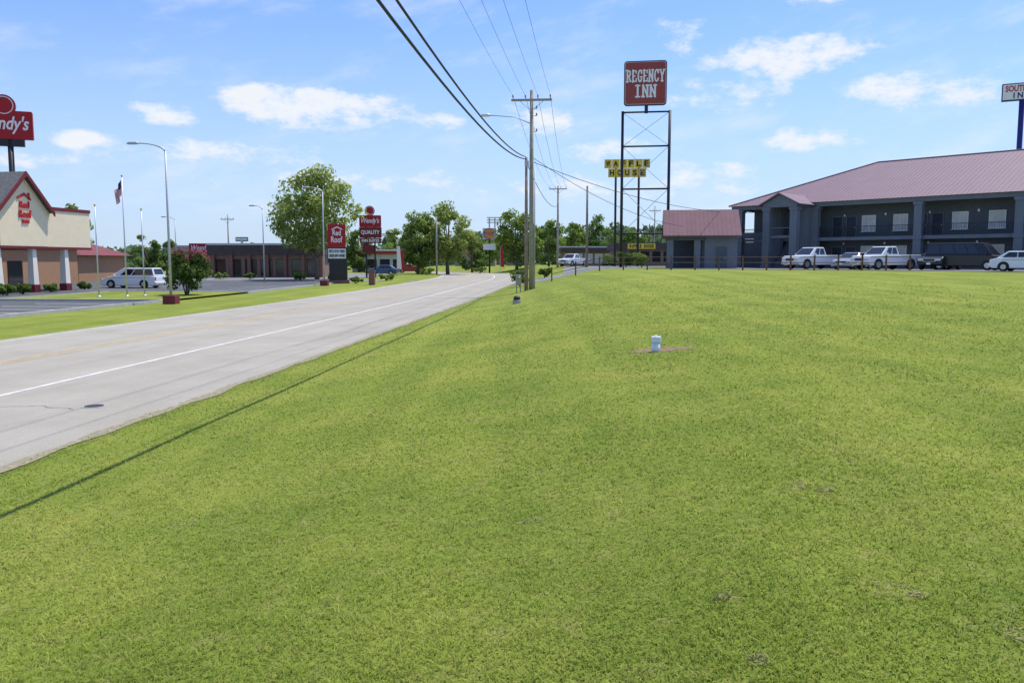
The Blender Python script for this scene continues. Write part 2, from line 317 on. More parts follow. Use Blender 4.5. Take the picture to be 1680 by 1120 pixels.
def seam(name,t0,t1,amp,mat,dz):
    m=MB(); vs=[]
    ss=np.arange(-20,100,.2)
    for s in ss:
        a=t0+amp*noise.noise((s*.9,3,0))+amp*.6*noise.noise((s*3.1,5,0)); b=t1+amp*noise.noise((s*.7,9,1))
        for t in (a,(a+b)/2,b):
            x,y=xy(s,t); vs.append((x,y,float(zst(s,t))+dz))
    m.add(vs,[(3*i+j,3*i+j+1,3*i+j+4,3*i+j+3) for i in range(len(ss)-1) for j in (0,1)]); return struct(m.build(name,mat))
seam('road_verge',-7.2,-6.98,.16,VERGE,.012)
def crack(pts,w=.03):
    m=MB(); vs=[]; P2=[]
    for i in range(len(pts)-1):
        a,b=pts[i],pts[i+1]
        for k in range(12): 
            f=k/12; P2.append((a[0]+(b[0]-a[0])*f+.12*noise.noise((i*5+f*4,1,7)),a[1]+(b[1]-a[1])*f+.18*noise.noise((i*5+f*5,4,2))))
    for i,(s,t) in enumerate(P2):
        q=P2[min(i+1,len(P2)-1)]; p=P2[max(i-1,0)]; d=Vector((q[0]-p[0],q[1]-p[1])).normalized(); ww=w*(.3+abs(noise.noise((i*.6,2,2)))*1.4)
        for sgn in (-1,1):
            s1,t1=s-d.y*ww*sgn,t+d.x*ww*sgn; x,y=xy(s1,t1); vs.append((x,y,float(zst(s1,t1))+.011))
    m.add(vs,[(2*i,2*i+1,2*i+3,2*i+2) for i in range(len(P2)-1)]); m.build('crack',CRACK,road)
crack([(13.2,-10.9),(13.6,-9.6),(13.3,-8.6)],.018)
crack([(21,-10.2),(22,-9),(23.5,-7.4)],.016); crack([(30.6,-9.6),(30.4,-8.5),(31.5,-7.3)],.02); crack([(24,-8.6),(28,-8.4),(34,-8.7),(40,-8.5)],.018)
crack([(38.1,-10.5),(39,-7.6)],.022); crack([(50.1,-12),(51,-7.6)],.03); crack([(34.1,-18),(34.6,-15),(34.2,-11.5)],.02)
x,y=P(155,672,14.3)[:2]; t=thing('utility_cover','round iron utility cover set in the near side of the road','manhole cover',(x,y,float(zst(*st(x,y)))+.006))
MB().lathe([(.2,0),(.2,.006),(.17,.008)],24).build('rim',CONC,t); MB().lathe([(.165,.006),(.165,.011),(.15,.013)],24).build('lid',PLAST,t)
def sheet(name,p,n,m,dz,mat):
    p=[Vector(q) for q in p]; vs=[]
    for i in range(n+1):
        for j in range(m+1):
            a=p[0].lerp(p[1],i/n); b=p[3].lerp(p[2],i/n); q=a.lerp(b,j/m); vs.append((q.x,q.y,zg(q.x,q.y)+dz))
    k=m+1; b=MB(); b.add(vs,[(i*k+j,i*k+j+1,(i+1)*k+j+1,(i+1)*k+j) for i in range(n) for j in range(m)])
    o=b.build(name,mat,None,True)
    if o.data.polygons[0].normal.z<0: o.data.flip_normals()
    return o
lot=struct(grid('parking_lot',np.arange(22,91,1.0),[-80,-70,-60,-50,-42,-34,-30,-27,-25.2],.03,ASPH))
for k in range(6):
    s=31+k*2.7; grid('bay_line',[s,s+.14],[-31.2,-28,-25.5],.037,LINEB,parent=lot)
for k in range(6):
    s=64+k*2.7; grid('bay_line',[s,s+.12],[-41,-36],.037,LINEB,parent=lot)
for k in range(5):
    s=63+k*2.9; grid('bay_line',[s,s+.12],[-30.5,-25.5],.037,LINEB,parent=lot)
def kerb(name,s0,s1,t0,t1,h=.15):
    m=MB()
    if abs(s1-s0)>abs(t1-t0):
        ks=np.linspace(s0,s1,max(2,int(abs(s1-s0)/2))); ring=[(s,t) for s in ks for t in (t0,t1)]
    else:
        ks=np.linspace(t0,t1,max(2,int(abs(t1-t0)/2))); ring=[(s,t) for t in ks for s in (s0,s1)]
    vs=[]
    for s,t in ring:
        x,y=xy(s,t); z=float(zst(s,t)); vs+=[(x,y,z-.1),(x,y,z+h)]
    n=len(ks); fs=[]
    for i in range(n-1):
        a=4*i; b=a+4
        fs+=[(a+1,a+3,b+3,b+1),(a,a+1,b+1,b),(a+2,b+2,b+3,a+3)]
    fs+=[(0,2,3,1),(4*n-4,4*n-3,4*n-1,4*n-2)]
    m.add(vs,fs); return struct(m.build(name,KERB))
kerb('kerb',22,47.8,-25.2,-25.0); kerb('kerb',60.2,90,-25.2,-25.0)
struct(grid('grass_island',np.arange(48,60.1,1),[-36,-33,-30,-27,-25.1],.12,GRD)); kerb('kerb',47.8,60.2,-36.2,-36.0); kerb('kerb',47.8,48.0,-36,-25.0); kerb('kerb',60.0,60.2,-36,-25.0)
struct(grid('parking_lot',np.arange(94,128,1.0),[-70,-60,-50,-40,-33,-29,-27],.03,LOTR))
struct(grid('side_street',np.arange(88.5,94,1),[-60,-50,-40,-30,-24,-18.8],.024,LOTR))
# motel frame
A=Vector((24.1,89)); D=Vector((.685,-.729)); Nn=Vector((.729,.685)); MROT=math.atan2(D.y,D.x)
def mw(q,b): v=A+D*q+Nn*b; return v.x,v.y
struct(sheet('motel_parking_lot',[mw(-3,-14),mw(46,-14),mw(46,0),mw(-3,0)],40,12,.035,LOTR))
struct(sheet('driveway',[(-.3,81),(14.5,79.5),(14,93),(1.4,97)],14,12,.02,LOTR))
struct(sheet('side_parking_lot',[(6,98),(30,104),(34,150),(9,142)],14,14,.03,LOTR))

# ---------------------------------------------------------------- grass blades (short mown lawn)
PATCH=[]
def grass():
    n=430000; th=rng.uniform(-.72,.72,n); lo,hi=math.log(2.1),math.log(58.); d=np.exp(lo+(hi-lo)*rng.random(n)**1.15)
    x=d*np.sin(th); y=d*np.cos(th)
    s=x*sa+y*ca; t=x*ca-y*sa
    edge=-7.02+.15*np.sin(s*1.3)*np.sin(s*.47+1)+rng.normal(0,.09,n)
    keep=(t>edge)&(rng.random(n)<1-sm(18,55,d))
    for (px,py,pr,kp) in PATCH: keep&=~((np.hypot(x-px,(y-py)*.9)<pr*(.75+.4*rng.random(n)))&(rng.random(n)<kp))
    x,y,d,s,t=x[keep],y[keep],d[keep],s[keep],t[keep]; n=len(x)
    z=zst(s,t)-.004
    clump=.5+.5*np.sin(x*9+2*np.sin(y*7))*np.sin(y*8+2*np.sin(x*6))
    h=(.017+.030*rng.random(n)**1.4)*(.8+.35*clump)*(1+d*.006); tall=rng.random(n)<.015; h[tall]*=1.8
    w=np.maximum(.0029,.00057*d)*(.6+.8*rng.random(n)); w[tall]*=.6
    a=rng.uniform(0,2*np.pi,n); dx,dy=np.cos(a),np.sin(a)
    b=a+np.pi/2+rng.normal(0,.5,n); lx,ly=np.cos(b),np.sin(b); lean=h*rng.uniform(.3,1.7,n)
    def pt(f,ww):
        ox=lx*lean*f*f; oy=ly*lean*f*f; oz=h*(f-.22*f*f)
        return np.stack([x+ox-dx*ww,y+oy-dy*ww,z+oz],1),np.stack([x+ox+dx*ww,y+oy+dy*ww,z+oz],1)
    a0,a1=pt(0,w); b0,b1=pt(.55,w*.85); c0,_=pt(1,w*0)
    V=np.stack([a0,a1,b0,b1,c0],1).reshape(-1,3).astype(np.float32)
    base=np.arange(n,dtype=np.int32)*5
    loops=np.stack([base,base+1,base+3,base+2,base+2,base+3,base+4],1).reshape(-1)
    starts=np.stack([np.arange(n)*7,np.arange(n)*7+4],1).reshape(-1).astype(np.int32)
    me=bpy.data.meshes.new('grass'); me.vertices.add(n*5); me.vertices.foreach_set('co',V.reshape(-1))
    me.loops.add(n*7); me.loops.foreach_set('vertex_index',loops.astype(np.int32)); me.polygons.add(n*2); me.polygons.foreach_set('loop_start',starts)
    me.update(calc_edges=True)
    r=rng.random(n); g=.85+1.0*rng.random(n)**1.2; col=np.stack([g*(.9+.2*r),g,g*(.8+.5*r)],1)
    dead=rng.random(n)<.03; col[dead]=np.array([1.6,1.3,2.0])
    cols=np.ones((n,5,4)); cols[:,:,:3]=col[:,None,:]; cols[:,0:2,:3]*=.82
    at=me.attributes.new('tint','FLOAT_COLOR','POINT'); at.data.foreach_set('color',cols.reshape(-1).astype(np.float32))
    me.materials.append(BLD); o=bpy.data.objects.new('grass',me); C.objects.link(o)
    tag(o,'short mown green lawn sloping down to the road','grass',kind='stuff')
STRAW=M('dead_grass',(.36,.29,.15),.9,.2,9)
def dirt(u,v,Y,r,seed,nt=60,disc=True):
    """bare patch with dead clippings"""
    p=P(u,v,Y); PATCH.append((p.x,p.y,r,.92 if disc else .4)); m=MB(); q=random.Random(seed); n=26
    if disc:
        vs=[(p.x,p.y,zg(p.x,p.y)+.006)]
        for k in range(n):
            a=k/n*6.283; rr=r*(.75+.6*noise.noise((math.cos(a)*1.6+seed,math.sin(a)*1.6,seed))); X,Yy=p.x+rr*math.cos(a)*1.15,p.y+rr*math.sin(a); vs.append((X,Yy,zg(X,Yy)+.004))
        m.add(vs,[(0,k+1,(k+1)%n+1) for k in range(n)])
    for k in range(nt):
        a=q.random()*6.28; rr=r*1.3*math.sqrt(q.random()); X,Yy=p.x+rr*math.cos(a),p.y+rr*math.sin(a); b=q.random()*6.28; l=q.uniform(.015,.05); z=zg(X,Yy)
        m.path([(X,Yy,z+.013),(X+l*math.cos(b),Yy+l*math.sin(b),z+.013+q.uniform(0,.014))],.0014+.00011*Y,3,1)
    struct(m.build('dirt_patch',[DIRT,STRAW]))
def gY(u,v):
    Y=3.
    while Y<120:
        p=P(u,v,Y)
        if p.z<zg(p.x,p.y): return Y
        Y+=.05
    return 60
for i,(u,v,r) in enumerate([(1450,972,.10),(1310,803,.08),(1352,809,.05),(776,693,.11),(1240,1085,.04),(1665,1048,.05),(1500,985,.05),(300,865,.12),(870,860,.08),(1190,985,.04)]): dirt(u,v,gY(u,v),r,i+1,32,False)
pY=gY(1076,577); dirt(1085,572,gY(1085,573),.55,31,140)
grass()

# clean-out pipe
p=P(1076,575,pY); t=thing('drain_pipe','white capped plastic pipe standing up out of a bare hole in the lawn','pipe',(p.x,p.y,zg(p.x,p.y)))
MB().lathe([(.078,-.05),(.078,.17),(.074,.17)],28).build('pipe',PVC,t,True)
MB().lathe([(.09,.175),(.093,.18),(.093,.272),(.09,.278),(.08,.28)],28).build('cap',PVC,t,False)
MB().box((0,0,.293),(.05,.05,.025)).build('plug_nut',PVC,t,bevel=.004)
Y=gY(848,498); p=P(848,497,Y); t=thing('vent_cap','small dark domed vent cap on a concrete ring in the lawn before the utility pole','vent',(p.x,p.y,zg(p.x,p.y)))
MB().lathe([(.2,-.05),(.2,.16),(.17,.18)],20).build('concrete_ring',CONC,t); MB().lathe([(.15,.17),(.17,.2),(.165,.3),(.12,.36),(.03,.385)],20).build('dome',PLAST,t,True)

# ---------------------------------------------------------------- utility poles and wires
SP,TP=60.,-3.7
def hz(v,Y): return P(840,v,Y).z
def upole(loc,h,r,label,arm=None,arot=0,mat=WOOD,group=None,pins=4):
    t=thing('utility_pole',label,'utility pole',loc,arot,group)
    MB().path([(0,0,-.2),(0,0,h*.5),(0,0,h)],[r,r*.85,r*.62],12).build('pole',mat,t,True)
    if arm:
        za,wa=arm; MB().box((0,-.18,za),(wa,.12,.15)).build('crossarm',WOOD,t)
        for s in (-1,1): MB().tube((0,-.16,za-.75),(s*wa*.3,-.16,za-.05),.02).build('brace',STEEL,t)
        for k in range(pins):
            xx=-wa/2+.12+k*(wa-.24)/(pins-1); m=MB().lathe([(.02,0),(.02,.12),(.05,.13),(.065,.18),(.04,.22),(.055,.26),(.03,.3)],10,(xx,-.18,za+.075)); m.build('insulator',PORC,t,True)
    return t
px,py=xy(SP,TP); pz=zg(px,py); ptop=hz(148,py); parm=hz(165,py)
main=upole((px,py,pz),ptop-pz,.19,'tall wooden utility pole with a crossarm and a long lamp arm at the lawn edge',(parm-pz,2.9),-RA)
zl_=hz(203,py)
m=MB().path([(-.1,-.1,zl_-pz),(-1.2,-.15,zl_+.45-pz),(-3.0,-.15,zl_+.6-pz)],.035,8); m.build('lamp_arm',STEEL,main,True)
MB().path([(-2.9,-.15,zl_+.6-pz),(-3.1,-.15,zl_+.61-pz),(-3.55,-.15,zl_+.6-pz),(-3.62,-.15,zl_+.59-pz)],[.05,.12,.1,.04],10).build('lamp_head',ALU,main,True)
for z in (parm-.6,parm-1.1,parm-2.2): 
    MB().lathe([(.03,0),(.07,.05),(.03,.1),(.07,.15),(.03,.22)],10,(.36,-.12,z-pz)).build('cutout',PORC,main,True); MB().tube((.05,-.1,z-pz),(.36,-.12,z-pz),.025).build('bracket',STEEL,main)
MB().tube((.24,-.02,0),(.24,-.02,8.2-pz),.04,.04,8).build('conduit',STEEL,main,True)
x2,y2=xy(59.4,TP-.33); z2=zg(x2,y2); cz2=hz(262,y2); p2=upole((x2,y2,z2),cz2+.15-z2,.145,'shorter brown wooden utility pole standing against the tall lamp arm pole',mat=POLEB)
MB().box((.02,-.2,cz2-.3-z2),(.3,.06,.4)).build('cable_bracket',STEEL,p2)
x3,y3=xy(57.6,-4.45); z3=zg(x3,y3); t=thing('meter_pedestal','tan metal utility cabinet on two legs at the foot of the pole','utility box',(x3,y3,z3),.3)
MB().box((0,0,.9),(.36,.26,.65)).build('cabinet',TANW,t,bevel=.02); MB().box((0,-.14,.9),(.29,.02,.54)).build('cabinet_door',TANW,t,bevel=.01); MB().box((0,0,1.245),(.42,.32,.04)).build('rain_hood',STEEL,t)
for s in (-1,1): MB().box((s*.14,0,.28),(.06,.08,.58)).build('leg',WOOD,t)
MB().lathe([(.08,0),(.08,.11),(.05,.14)],14,(0,-.19,1.02)).build('meter_dome',STEEL,t,True)
fx,fy=xy(131,-3.9); fz=zg(fx,fy); ftop=hz(305,fy); far=upole((fx,fy,fz),ftop-fz,.2,'distant wooden utility pole with crossarm further along the road',(ftop-.5-fz,2.8),-RA)
x,y,z=on(962,110); upole((x,y,z),hz(305,110)-z,.19,'dark plain wooden pole without crossarm left of the yellow lettered sign',mat=POLEB)
x,y,z=on(717,125); upole((x,y,z),hz(355,125)-z,.15,'thin utility pole in front of the pair of roadside trees',mat=WOOD)
x,y,z=on(378,150); upole((x,y,z),hz(352,150)-z,.15,'far utility pole with crossarm rising behind the dark brick building',(hz(360,150)-z,2.4))
x,y,z=on(1072,190); upole((x,y,z),hz(338,190)-z,.16,'remote utility pole with crossarm seen between the sign frame legs',(hz(346,190)-z,2.6))
def wire(a,b,sag,r,label,group,mat=WIRE,n=30,name='power_line'):
    a,b=Vector(a),Vector(b); pts=[a.lerp(b,k/n)-Vector((0,0,4*sag*(k/n)*(1-k/n))) for k in range(n+1)]
    tag(MB().path(pts,r,6).build(name,mat,None,True),label,'power line',group)
def SZ(s,t,z): x,y=xy(s,t); return (x,y,z)
wire(SZ(59,-4.1,cz2),SZ(-26,-3.4,8.6),2.35,.036,'lower thick black cable sagging over the lawn edge to the short brown pole','thick cables over the lawn')
wire(SZ(59,-4.05,cz2+.15),SZ(-26,-3.22,9.0),2.3,.032,'upper thick black cable sagging over the lawn edge to the short brown pole','thick cables over the lawn')
names=['leftmost','second from left','third from left','rightmost']
for k in range(4):
    tt=TP-1.33+k*2.66/3
    wire(SZ(60,tt,parm+.33),SZ(-26,tt-.1,parm),1.3,.010,'%s of the four thin wires running overhead to the crossarm'%names[k],'thin wires overhead',WIREG)
    wire(SZ(60,tt,parm+.33),SZ(131,-3.9-1.28+k*2.56/3,ftop-.2),1.2,.014,'%s of the four thin wires from tall pole to distant pole'%names[k],'thin wires beyond the pole',WIREG)
wire(SZ(59,-4.1,cz2),SZ(131,-3.9,ftop-3),1.3,.03,'black cable from the short brown pole on to the distant pole','cables beyond the pole')
wire(SZ(60,-3.6,cz2-.1),(mw(1,3)[0],mw(1,3)[1],6.9),1.1,.022,'service cable from the tall pole down to the motel roof corner','cables to the motel')
wire(SZ(60,-3.6,cz2+.2),(16.5,80.6,5.0),.8,.018,'service cable from the tall pole down to the small red roofed annex','cables to the motel')

# ---------------------------------------------------------------- motel
g0=zg(*mw(15,0))
mo=thing('motel','long two storey slate blue motel with a mauve hipped metal roof','building',(A.x,A.y,g0),MROT)
LM=46.
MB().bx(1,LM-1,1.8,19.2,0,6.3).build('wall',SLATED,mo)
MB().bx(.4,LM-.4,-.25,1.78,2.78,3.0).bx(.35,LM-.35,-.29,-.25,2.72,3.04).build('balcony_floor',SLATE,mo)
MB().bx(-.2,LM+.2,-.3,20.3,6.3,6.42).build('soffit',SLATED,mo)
MB().bx(-.3,LM+.3,-.42,-.3,6.08,6.5).bx(-.42,-.3,-.42,20.4,6.08,6.5).build('fascia',SLATE,mo)
ez,rz_=6.5,11.1; x0,x1,y0,y1=-.6,LM+.6,-.7,21.3; hw=(y1-y0)/2; r=MB()
r.add([(x0,y0,ez),(x1,y0,ez),(x1,y1,ez),(x0,y1,ez),(x0+hw,y0+hw,rz_),(x1-hw,y0+hw,rz_)],[(0,1,5,4),(2,3,4,5),(3,0,4),(1,2,5),(0,3,2,1)])
sl_=(rz_-ez)/hw; sh,sw_=.02,.011
k=x0+.3
while k<x1:
    L=min(hw,k-x0,x1-k)
    r.add([(k-sw_,y0,ez),(k+sw_,y0,ez),(k+sw_,y0,ez+sh),(k-sw_,y0,ez+sh),(k-sw_,y0+L,ez+L*sl_),(k+sw_,y0+L,ez+L*sl_),(k+sw_,y0+L,ez+L*sl_+sh),(k-sw_,y0+L,ez+L*sl_+sh)],[(0,1,2,3),(3,2,6,7),(0,3,7,4),(1,5,6,2)])
    k+=.42
k=y0+.3
while k<y1:
    L=min(hw,k-y0,y1-k)
    r.add([(x0,k-sw_,ez),(x0,k+sw_,ez),(x0,k+sw_,ez+sh),(x0,k-sw_,ez+sh),(x0+L,k-sw_,ez+L*sl_),(x0+L,k+sw_,ez+L*sl_),(x0+L,k+sw_,ez+L*sl_+sh),(x0+L,k-sw_,ez+L*sl_+sh)],[(0,1,2,3),(3,2,6,7),(0,3,7,4),(1,5,6,2)])
    k+=.42
roof=r.build('roof',ROOFM,mo)
MB().tube((x0+hw,y0+hw,rz_+.03),(x1-hw,y0+hw,rz_+.03),.09).tube((x0,y0,ez+.03),(x0+hw,y0+hw,rz_+.03),.09).build('ridge_cap',ROOFM,roof)
cols=[.6,9.0,18.8,26.9,35.3,45.0]
for c in cols: MB().bx(c-.34,c+.34,-.55,.1,0,6.08).bx(c-.42,c+.42,-.63,.18,0,.3).bx(c-.42,c+.42,-.63,.18,2.7,3.06).bx(c-.42,c+.42,-.63,.18,5.8,6.06).build('column',SLATE,mo)
for a,b in zip(cols[:-1],cols[1:]):
    m=MB().bx(a+.35,b-.35,-.22,-.16,4.0,4.06).bx(a+.35,b-.35,-.21,-.17,3.1,3.14)
    k=a+.45
    while k<b-.4: m.bx(k,k+.022,-.2,-.18,3.14,4.0); k+=.13
    m.build('railing',BLACKM,mo)
def mwin(x,z):
    f=MB(); w,h=1.35,1.55
    f.bx(x-w/2,x+w/2,1.72,1.8,z,z+.09).bx(x-w/2,x+w/2,1.72,1.8,z+h-.09,z+h).bx(x-w/2,x-w/2+.09,1.72,1.8,z+.09,z+h-.09).bx(x+w/2-.09,x+w/2,1.72,1.8,z+.09,z+h-.09).bx(x-.03,x+.03,1.73,1.8,z+.09,z+h-.09)
    o=f.build('window',WHITEP,mo); MB().bx(x-w/2+.09,x+w/2-.09,1.765,1.795,z+.09,z+h-.09).build('pane',PALEW,o); MB().bx(x-w/2-.06,x+w/2+.06,1.64,1.8,z-.07,z-.005).build('sill',WHITEP,o)
def mdoor(x,z):
    f=MB().bx(x-.46,x+.46,1.74,1.8,z,z+2.06); o=f.build('door',NAVY,mo)
    MB().bx(x-.53,x-.463,1.71,1.8,z,z+2.13).bx(x+.463,x+.53,1.71,1.8,z,z+2.13).bx(x-.463,x+.463,1.71,1.8,z+2.063,z+2.13).build('door_frame',SLATE,o); MB().tube((x+.37,1.69,z+1),(x+.37,1.74,z+1),.03).build('handle',CHROME,o)
for x in (13.4,16.4,21.6,24.6,29.9,32.9,38.4,41.4):
    mwin(x,3.6); mwin(x,.65)
for x in (10.3,11.7,18.3,19.7,26.5,27.9,35.0,36.4):
    mdoor(x,3.0); mdoor(x,.02)
for x in (11.0,15,19,23.1,27.2,31.4,35.7,40):
    for z in (2.45,5.2): MB().box((x,1.74,z),(.16,.1,.22)).build('wall_light',ALU,mo)
# stair portico
pa,pb,pf=5.4,8.3,-3.1
for (cx,cy) in ((pa,pf),(pb,pf),(pa,-.95),(pb,-.95)): MB().bx(cx-.36,cx+.36,cy-.36,cy+.36,0,6.0).bx(cx-.44,cx+.44,cy-.44,cy+.44,0,.35).bx(cx-.44,cx+.44,cy-.44,cy+.44,5.7,5.98).build('portico_column',SLATE,mo)
MB().bx(pa-.3,pa+.3,pf+.37,-1.32,0,5.99).bx(pb-.3,pb+.3,pf+.37,-1.32,0,1.2).build('portico_wall',SLATE,mo)
MB().bx(pa-.38,pb+.38,pf-.38,-.55,6.0,6.3).build('portico_beam',SLATE,mo)
pc=(pa+pb)/2
MB().prism([(pa-.38,6.3),(pb+.38,6.3),(pc,7.25)],pf-.36,pf-.2).build('gable',SLATE,mo)
gp=MB(); ph_=pc-pa+.8
for s in (-1,1): gp.add([(pc,pf-.65,7.4),(pc+s*ph_,pf-.65,6.25),(pc+s*ph_,1.5,6.25),(pc,1.5,7.4),(pc,pf-.65,7.29),(pc+s*ph_,pf-.65,6.14),(pc+s*ph_,1.5,6.14),(pc,1.5,7.29)],[(0,1,2,3),(4,7,6,5),(0,4,5,1),(1,5,6,2)])
gp.build('portico_roof',ROOFM,mo)
sm_=MB()
for k in range(14): sm_.bx(pa+.5,pb-.5,pf+.2+k*.22,pf+.46+k*.22,.0+k*.2,.21+k*.2)
sm_.build('staircase',SLATED,mo)
MB().bx(pa+.37,pb-.37,pf-.05,pf+.03,3.95,4.02).bx(pa+.37,pb-.37,pf-.05,pf+.03,3.0,3.25).build('portico_rail',SLATE,mo)
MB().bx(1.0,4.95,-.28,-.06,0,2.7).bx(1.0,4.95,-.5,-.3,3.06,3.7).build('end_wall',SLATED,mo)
# annex
ax,ay=18.9,83.4; ag=zg(ax,ay); an=thing('motel_annex','single storey slate annex with a gabled red metal roof left of the motel','building',(ax,ay,ag),math.radians(-9))
MB().bx(.3,3.4,-2.6,2.9,0,3.3).build('wall',SLATE,an); MB().bx(-3.2,.3,2.4,2.9,0,3.3).build('rear_wall',SLATED,an)
for cx in (-3.0,-.4): MB().bx(cx-.3,cx+.3,-2.85,-2.25,0,3.1).build('column',SLATE,an)
MB().bx(-3.3,.25,-2.9,-2.3,2.75,3.3).build('beam',SLATED,an)
ar=MB()
for s in (-1,1): ar.add([(-3.7,0,5.85),(3.7,0,5.85),(3.7,s*3.5,3.2),(-3.7,s*3.5,3.2),(-3.7,0,5.72),(3.7,0,5.72),(3.7,s*3.5,3.07),(-3.7,s*3.5,3.07)],[(0,1,2,3),(7,6,5,4),(3,2,6,7),(0,3,7,4),(1,5,6,2)])
k=-3.5
while k<3.6:
    ar.add([(k-.011,-3.5,3.2),(k+.011,-3.5,3.2),(k+.011,0,5.85),(k-.011,0,5.85),(k-.011,-3.5,3.22),(k+.011,-3.5,3.22),(k+.011,0,5.87),(k-.011,0,5.87)],[(4,5,6,7),(0,4,7,3),(1,2,6,5),(0,1,5,4)]); k+=.42
ar.build('roof',M('red_metal_roof',(.195,.11,.122),.75,.1,.8,spec=.12),an)
MB().add([(-3.3,-2.9,3.28),(-3.3,2.9,3.28),(-3.3,0,5.6)],[(0,1,2)]).build('gable',SLATE,an)
dr=MB().bx(1.4,2.4,-2.66,-2.6,0,2.1).build('door',SLATED,an); MB().tube((2.25,-2.72,1),(2.25,-2.66,1),.03).build('handle',CHROME,dr)
# wooden fence
fe=thing('wooden_fence','low brown post and rail fence between the lawn and the motel drive','fence',(0,0,0))
fp=[on(u,71-(u-905)*.0128) for u in np.linspace(905,1490,16)]
for q in fp: MB().box((q[0],q[1],q[2]+.6),(.11,.11,1.2)).build('post',WOODR,fe)
for a,b in zip(fp[:-1],fp[1:]):
    m=MB()
    for h in (.62,1.06): m.path([(a[0],a[1]-.08,a[2]+h),(b[0],b[1]-.08,b[2]+h)],.03,6)
    m.build('rail',WOODR,fe)

# ---------------------------------------------------------------- big signs on the right
b0=P(1060,200,95); gz=zg(b0.x,b0.y); sg=thing('motel_pole_sign','square faded red motel sign on top of a tall black lattice frame','sign',(b0.x,b0.y,gz),-math.atan2(b0.x,b0.y)*.9)
H=lambda v: hz(v,95)-gz
hwid=37*96/F
for s in (-1,1): MB().tube((s*hwid,0,-.2),(s*hwid,0,H(182)),.18,.16,10).build('leg',BLACKM,sg,True)
for v in (184,240,310,383): MB().tube((-hwid,0,H(v)),(hwid,0,H(v)),.1,.1,8).build('crossbar',BLACKM,sg)
for va,vb in ((184,240),(240,310),(310,383)):
    for s in (-1,1): MB().tube((-s*hwid,.05*s,H(va)),(s*hwid,.05*s,H(vb)),.03,.03,6).build('brace',STEEL,sg)
MB().tube((0,0,H(186)),(0,0,H(172)),.2,.2,12).build('neck',BLACKM,sg)
pw=67*96/F; ph=H(101)-H(174)
def rrect(w,h,r,n=5):
    o=[]
    for cx,cz,a0 in ((w/2-r,h/2-r,0),(-w/2+r,h/2-r,90),(-w/2+r,-h/2+r,180),(w/2-r,-h/2+r,270)):
        for k in range(n+1): a=math.radians(a0+90*k/n); o.append((cx+r*math.cos(a),cz+r*math.sin(a)))
    return o
cz=H(137)
MB().prism([(x-.15,z+cz) for x,z in rrect(pw,ph,.35)],-.2,.2).build('sign_frame',BLACKM,sg)
MB().prism([(x-.15,z+cz) for x,z in rrect(pw-.2,ph-.2,.28)],-.21,.21).build('border',PINKW,sg)
MB().prism([(x-.15,z+cz) for x,z in rrect(pw-.34,ph-.34,.24)],-.222,.222).build('sign_face',REDF,sg)
slab('REGENCY',pw*.88,1.35,(-.15,-.222,cz+.78),LETW,sg,.33); slab('INN',pw*.5,1.35,(-.15,-.222,cz-.88),LETW,sg,.29)
b0=P(1028,340,112); gz=zg(b0.x,b0.y); wf=thing('lettered_pole_sign','yellow tiled letter sign in two rows on two tall dark poles','sign',(b0.x,b0.y,gz),-math.atan2(b0.x,b0.y)*.8)
k=112/F; H=lambda v: hz(v,112)-gz
for s in (-18,19): MB().tube((s*k,0,-.2),(s*k,0,H(262)),.17,.15,10).build('pole',BLACKM,wf,True)
MB().tube((-18*k,0,H(383)),(19*k,0,H(383)),.06).build('crossbar',BLACKM,wf)
for row,(wd,v,tl_) in enumerate((('WAFFLE',269,12.2),('HOUSE',284,12.2))):
    n=len(wd)
    for i,c in enumerate(wd):
        xx=((i-(n-1)/2)*tl_)*k; o=MB().box((xx,-.3,H(v)),(11.7*k,.3,13.8*k)).build('letter_tile',YEL,wf,bevel=.03)
        text(c,6.8*k,9.0*k,(xx,-.46,H(v)),LETB,o,bold=.03)
b0=P(1677,160,112); gz=zg(b0.x,b0.y); si=thing('roadside_inn_sign','white sign with red and blue lettering on a navy pole behind the motel roof','sign',(b0.x,b0.y,gz),-math.atan2(b0.x,b0.y)*.9)
k=115/F; H=lambda v: hz(v,112)-gz
MB().tube((0,0,0),(0,0,H(165)),.36,.33,12).build('pole',NAVYS,si,True)
MB().bx(-28*k,28*k,-.3,.3,H(165),H(136)).build('cabinet',NAVYS,si,bevel=.05); MB().bx(-26.5*k,26.5*k,-.33,.33,H(163),H(138)).build('sign_face',LETW,si)
text('SOUTHERN',46*k,9.5*k,(0,-.34,H(145)),LETR,si,bold=.03); text('I N N',24*k,9*k,(0,-.34,H(156.5)),NAVYS,si,bold=.03)

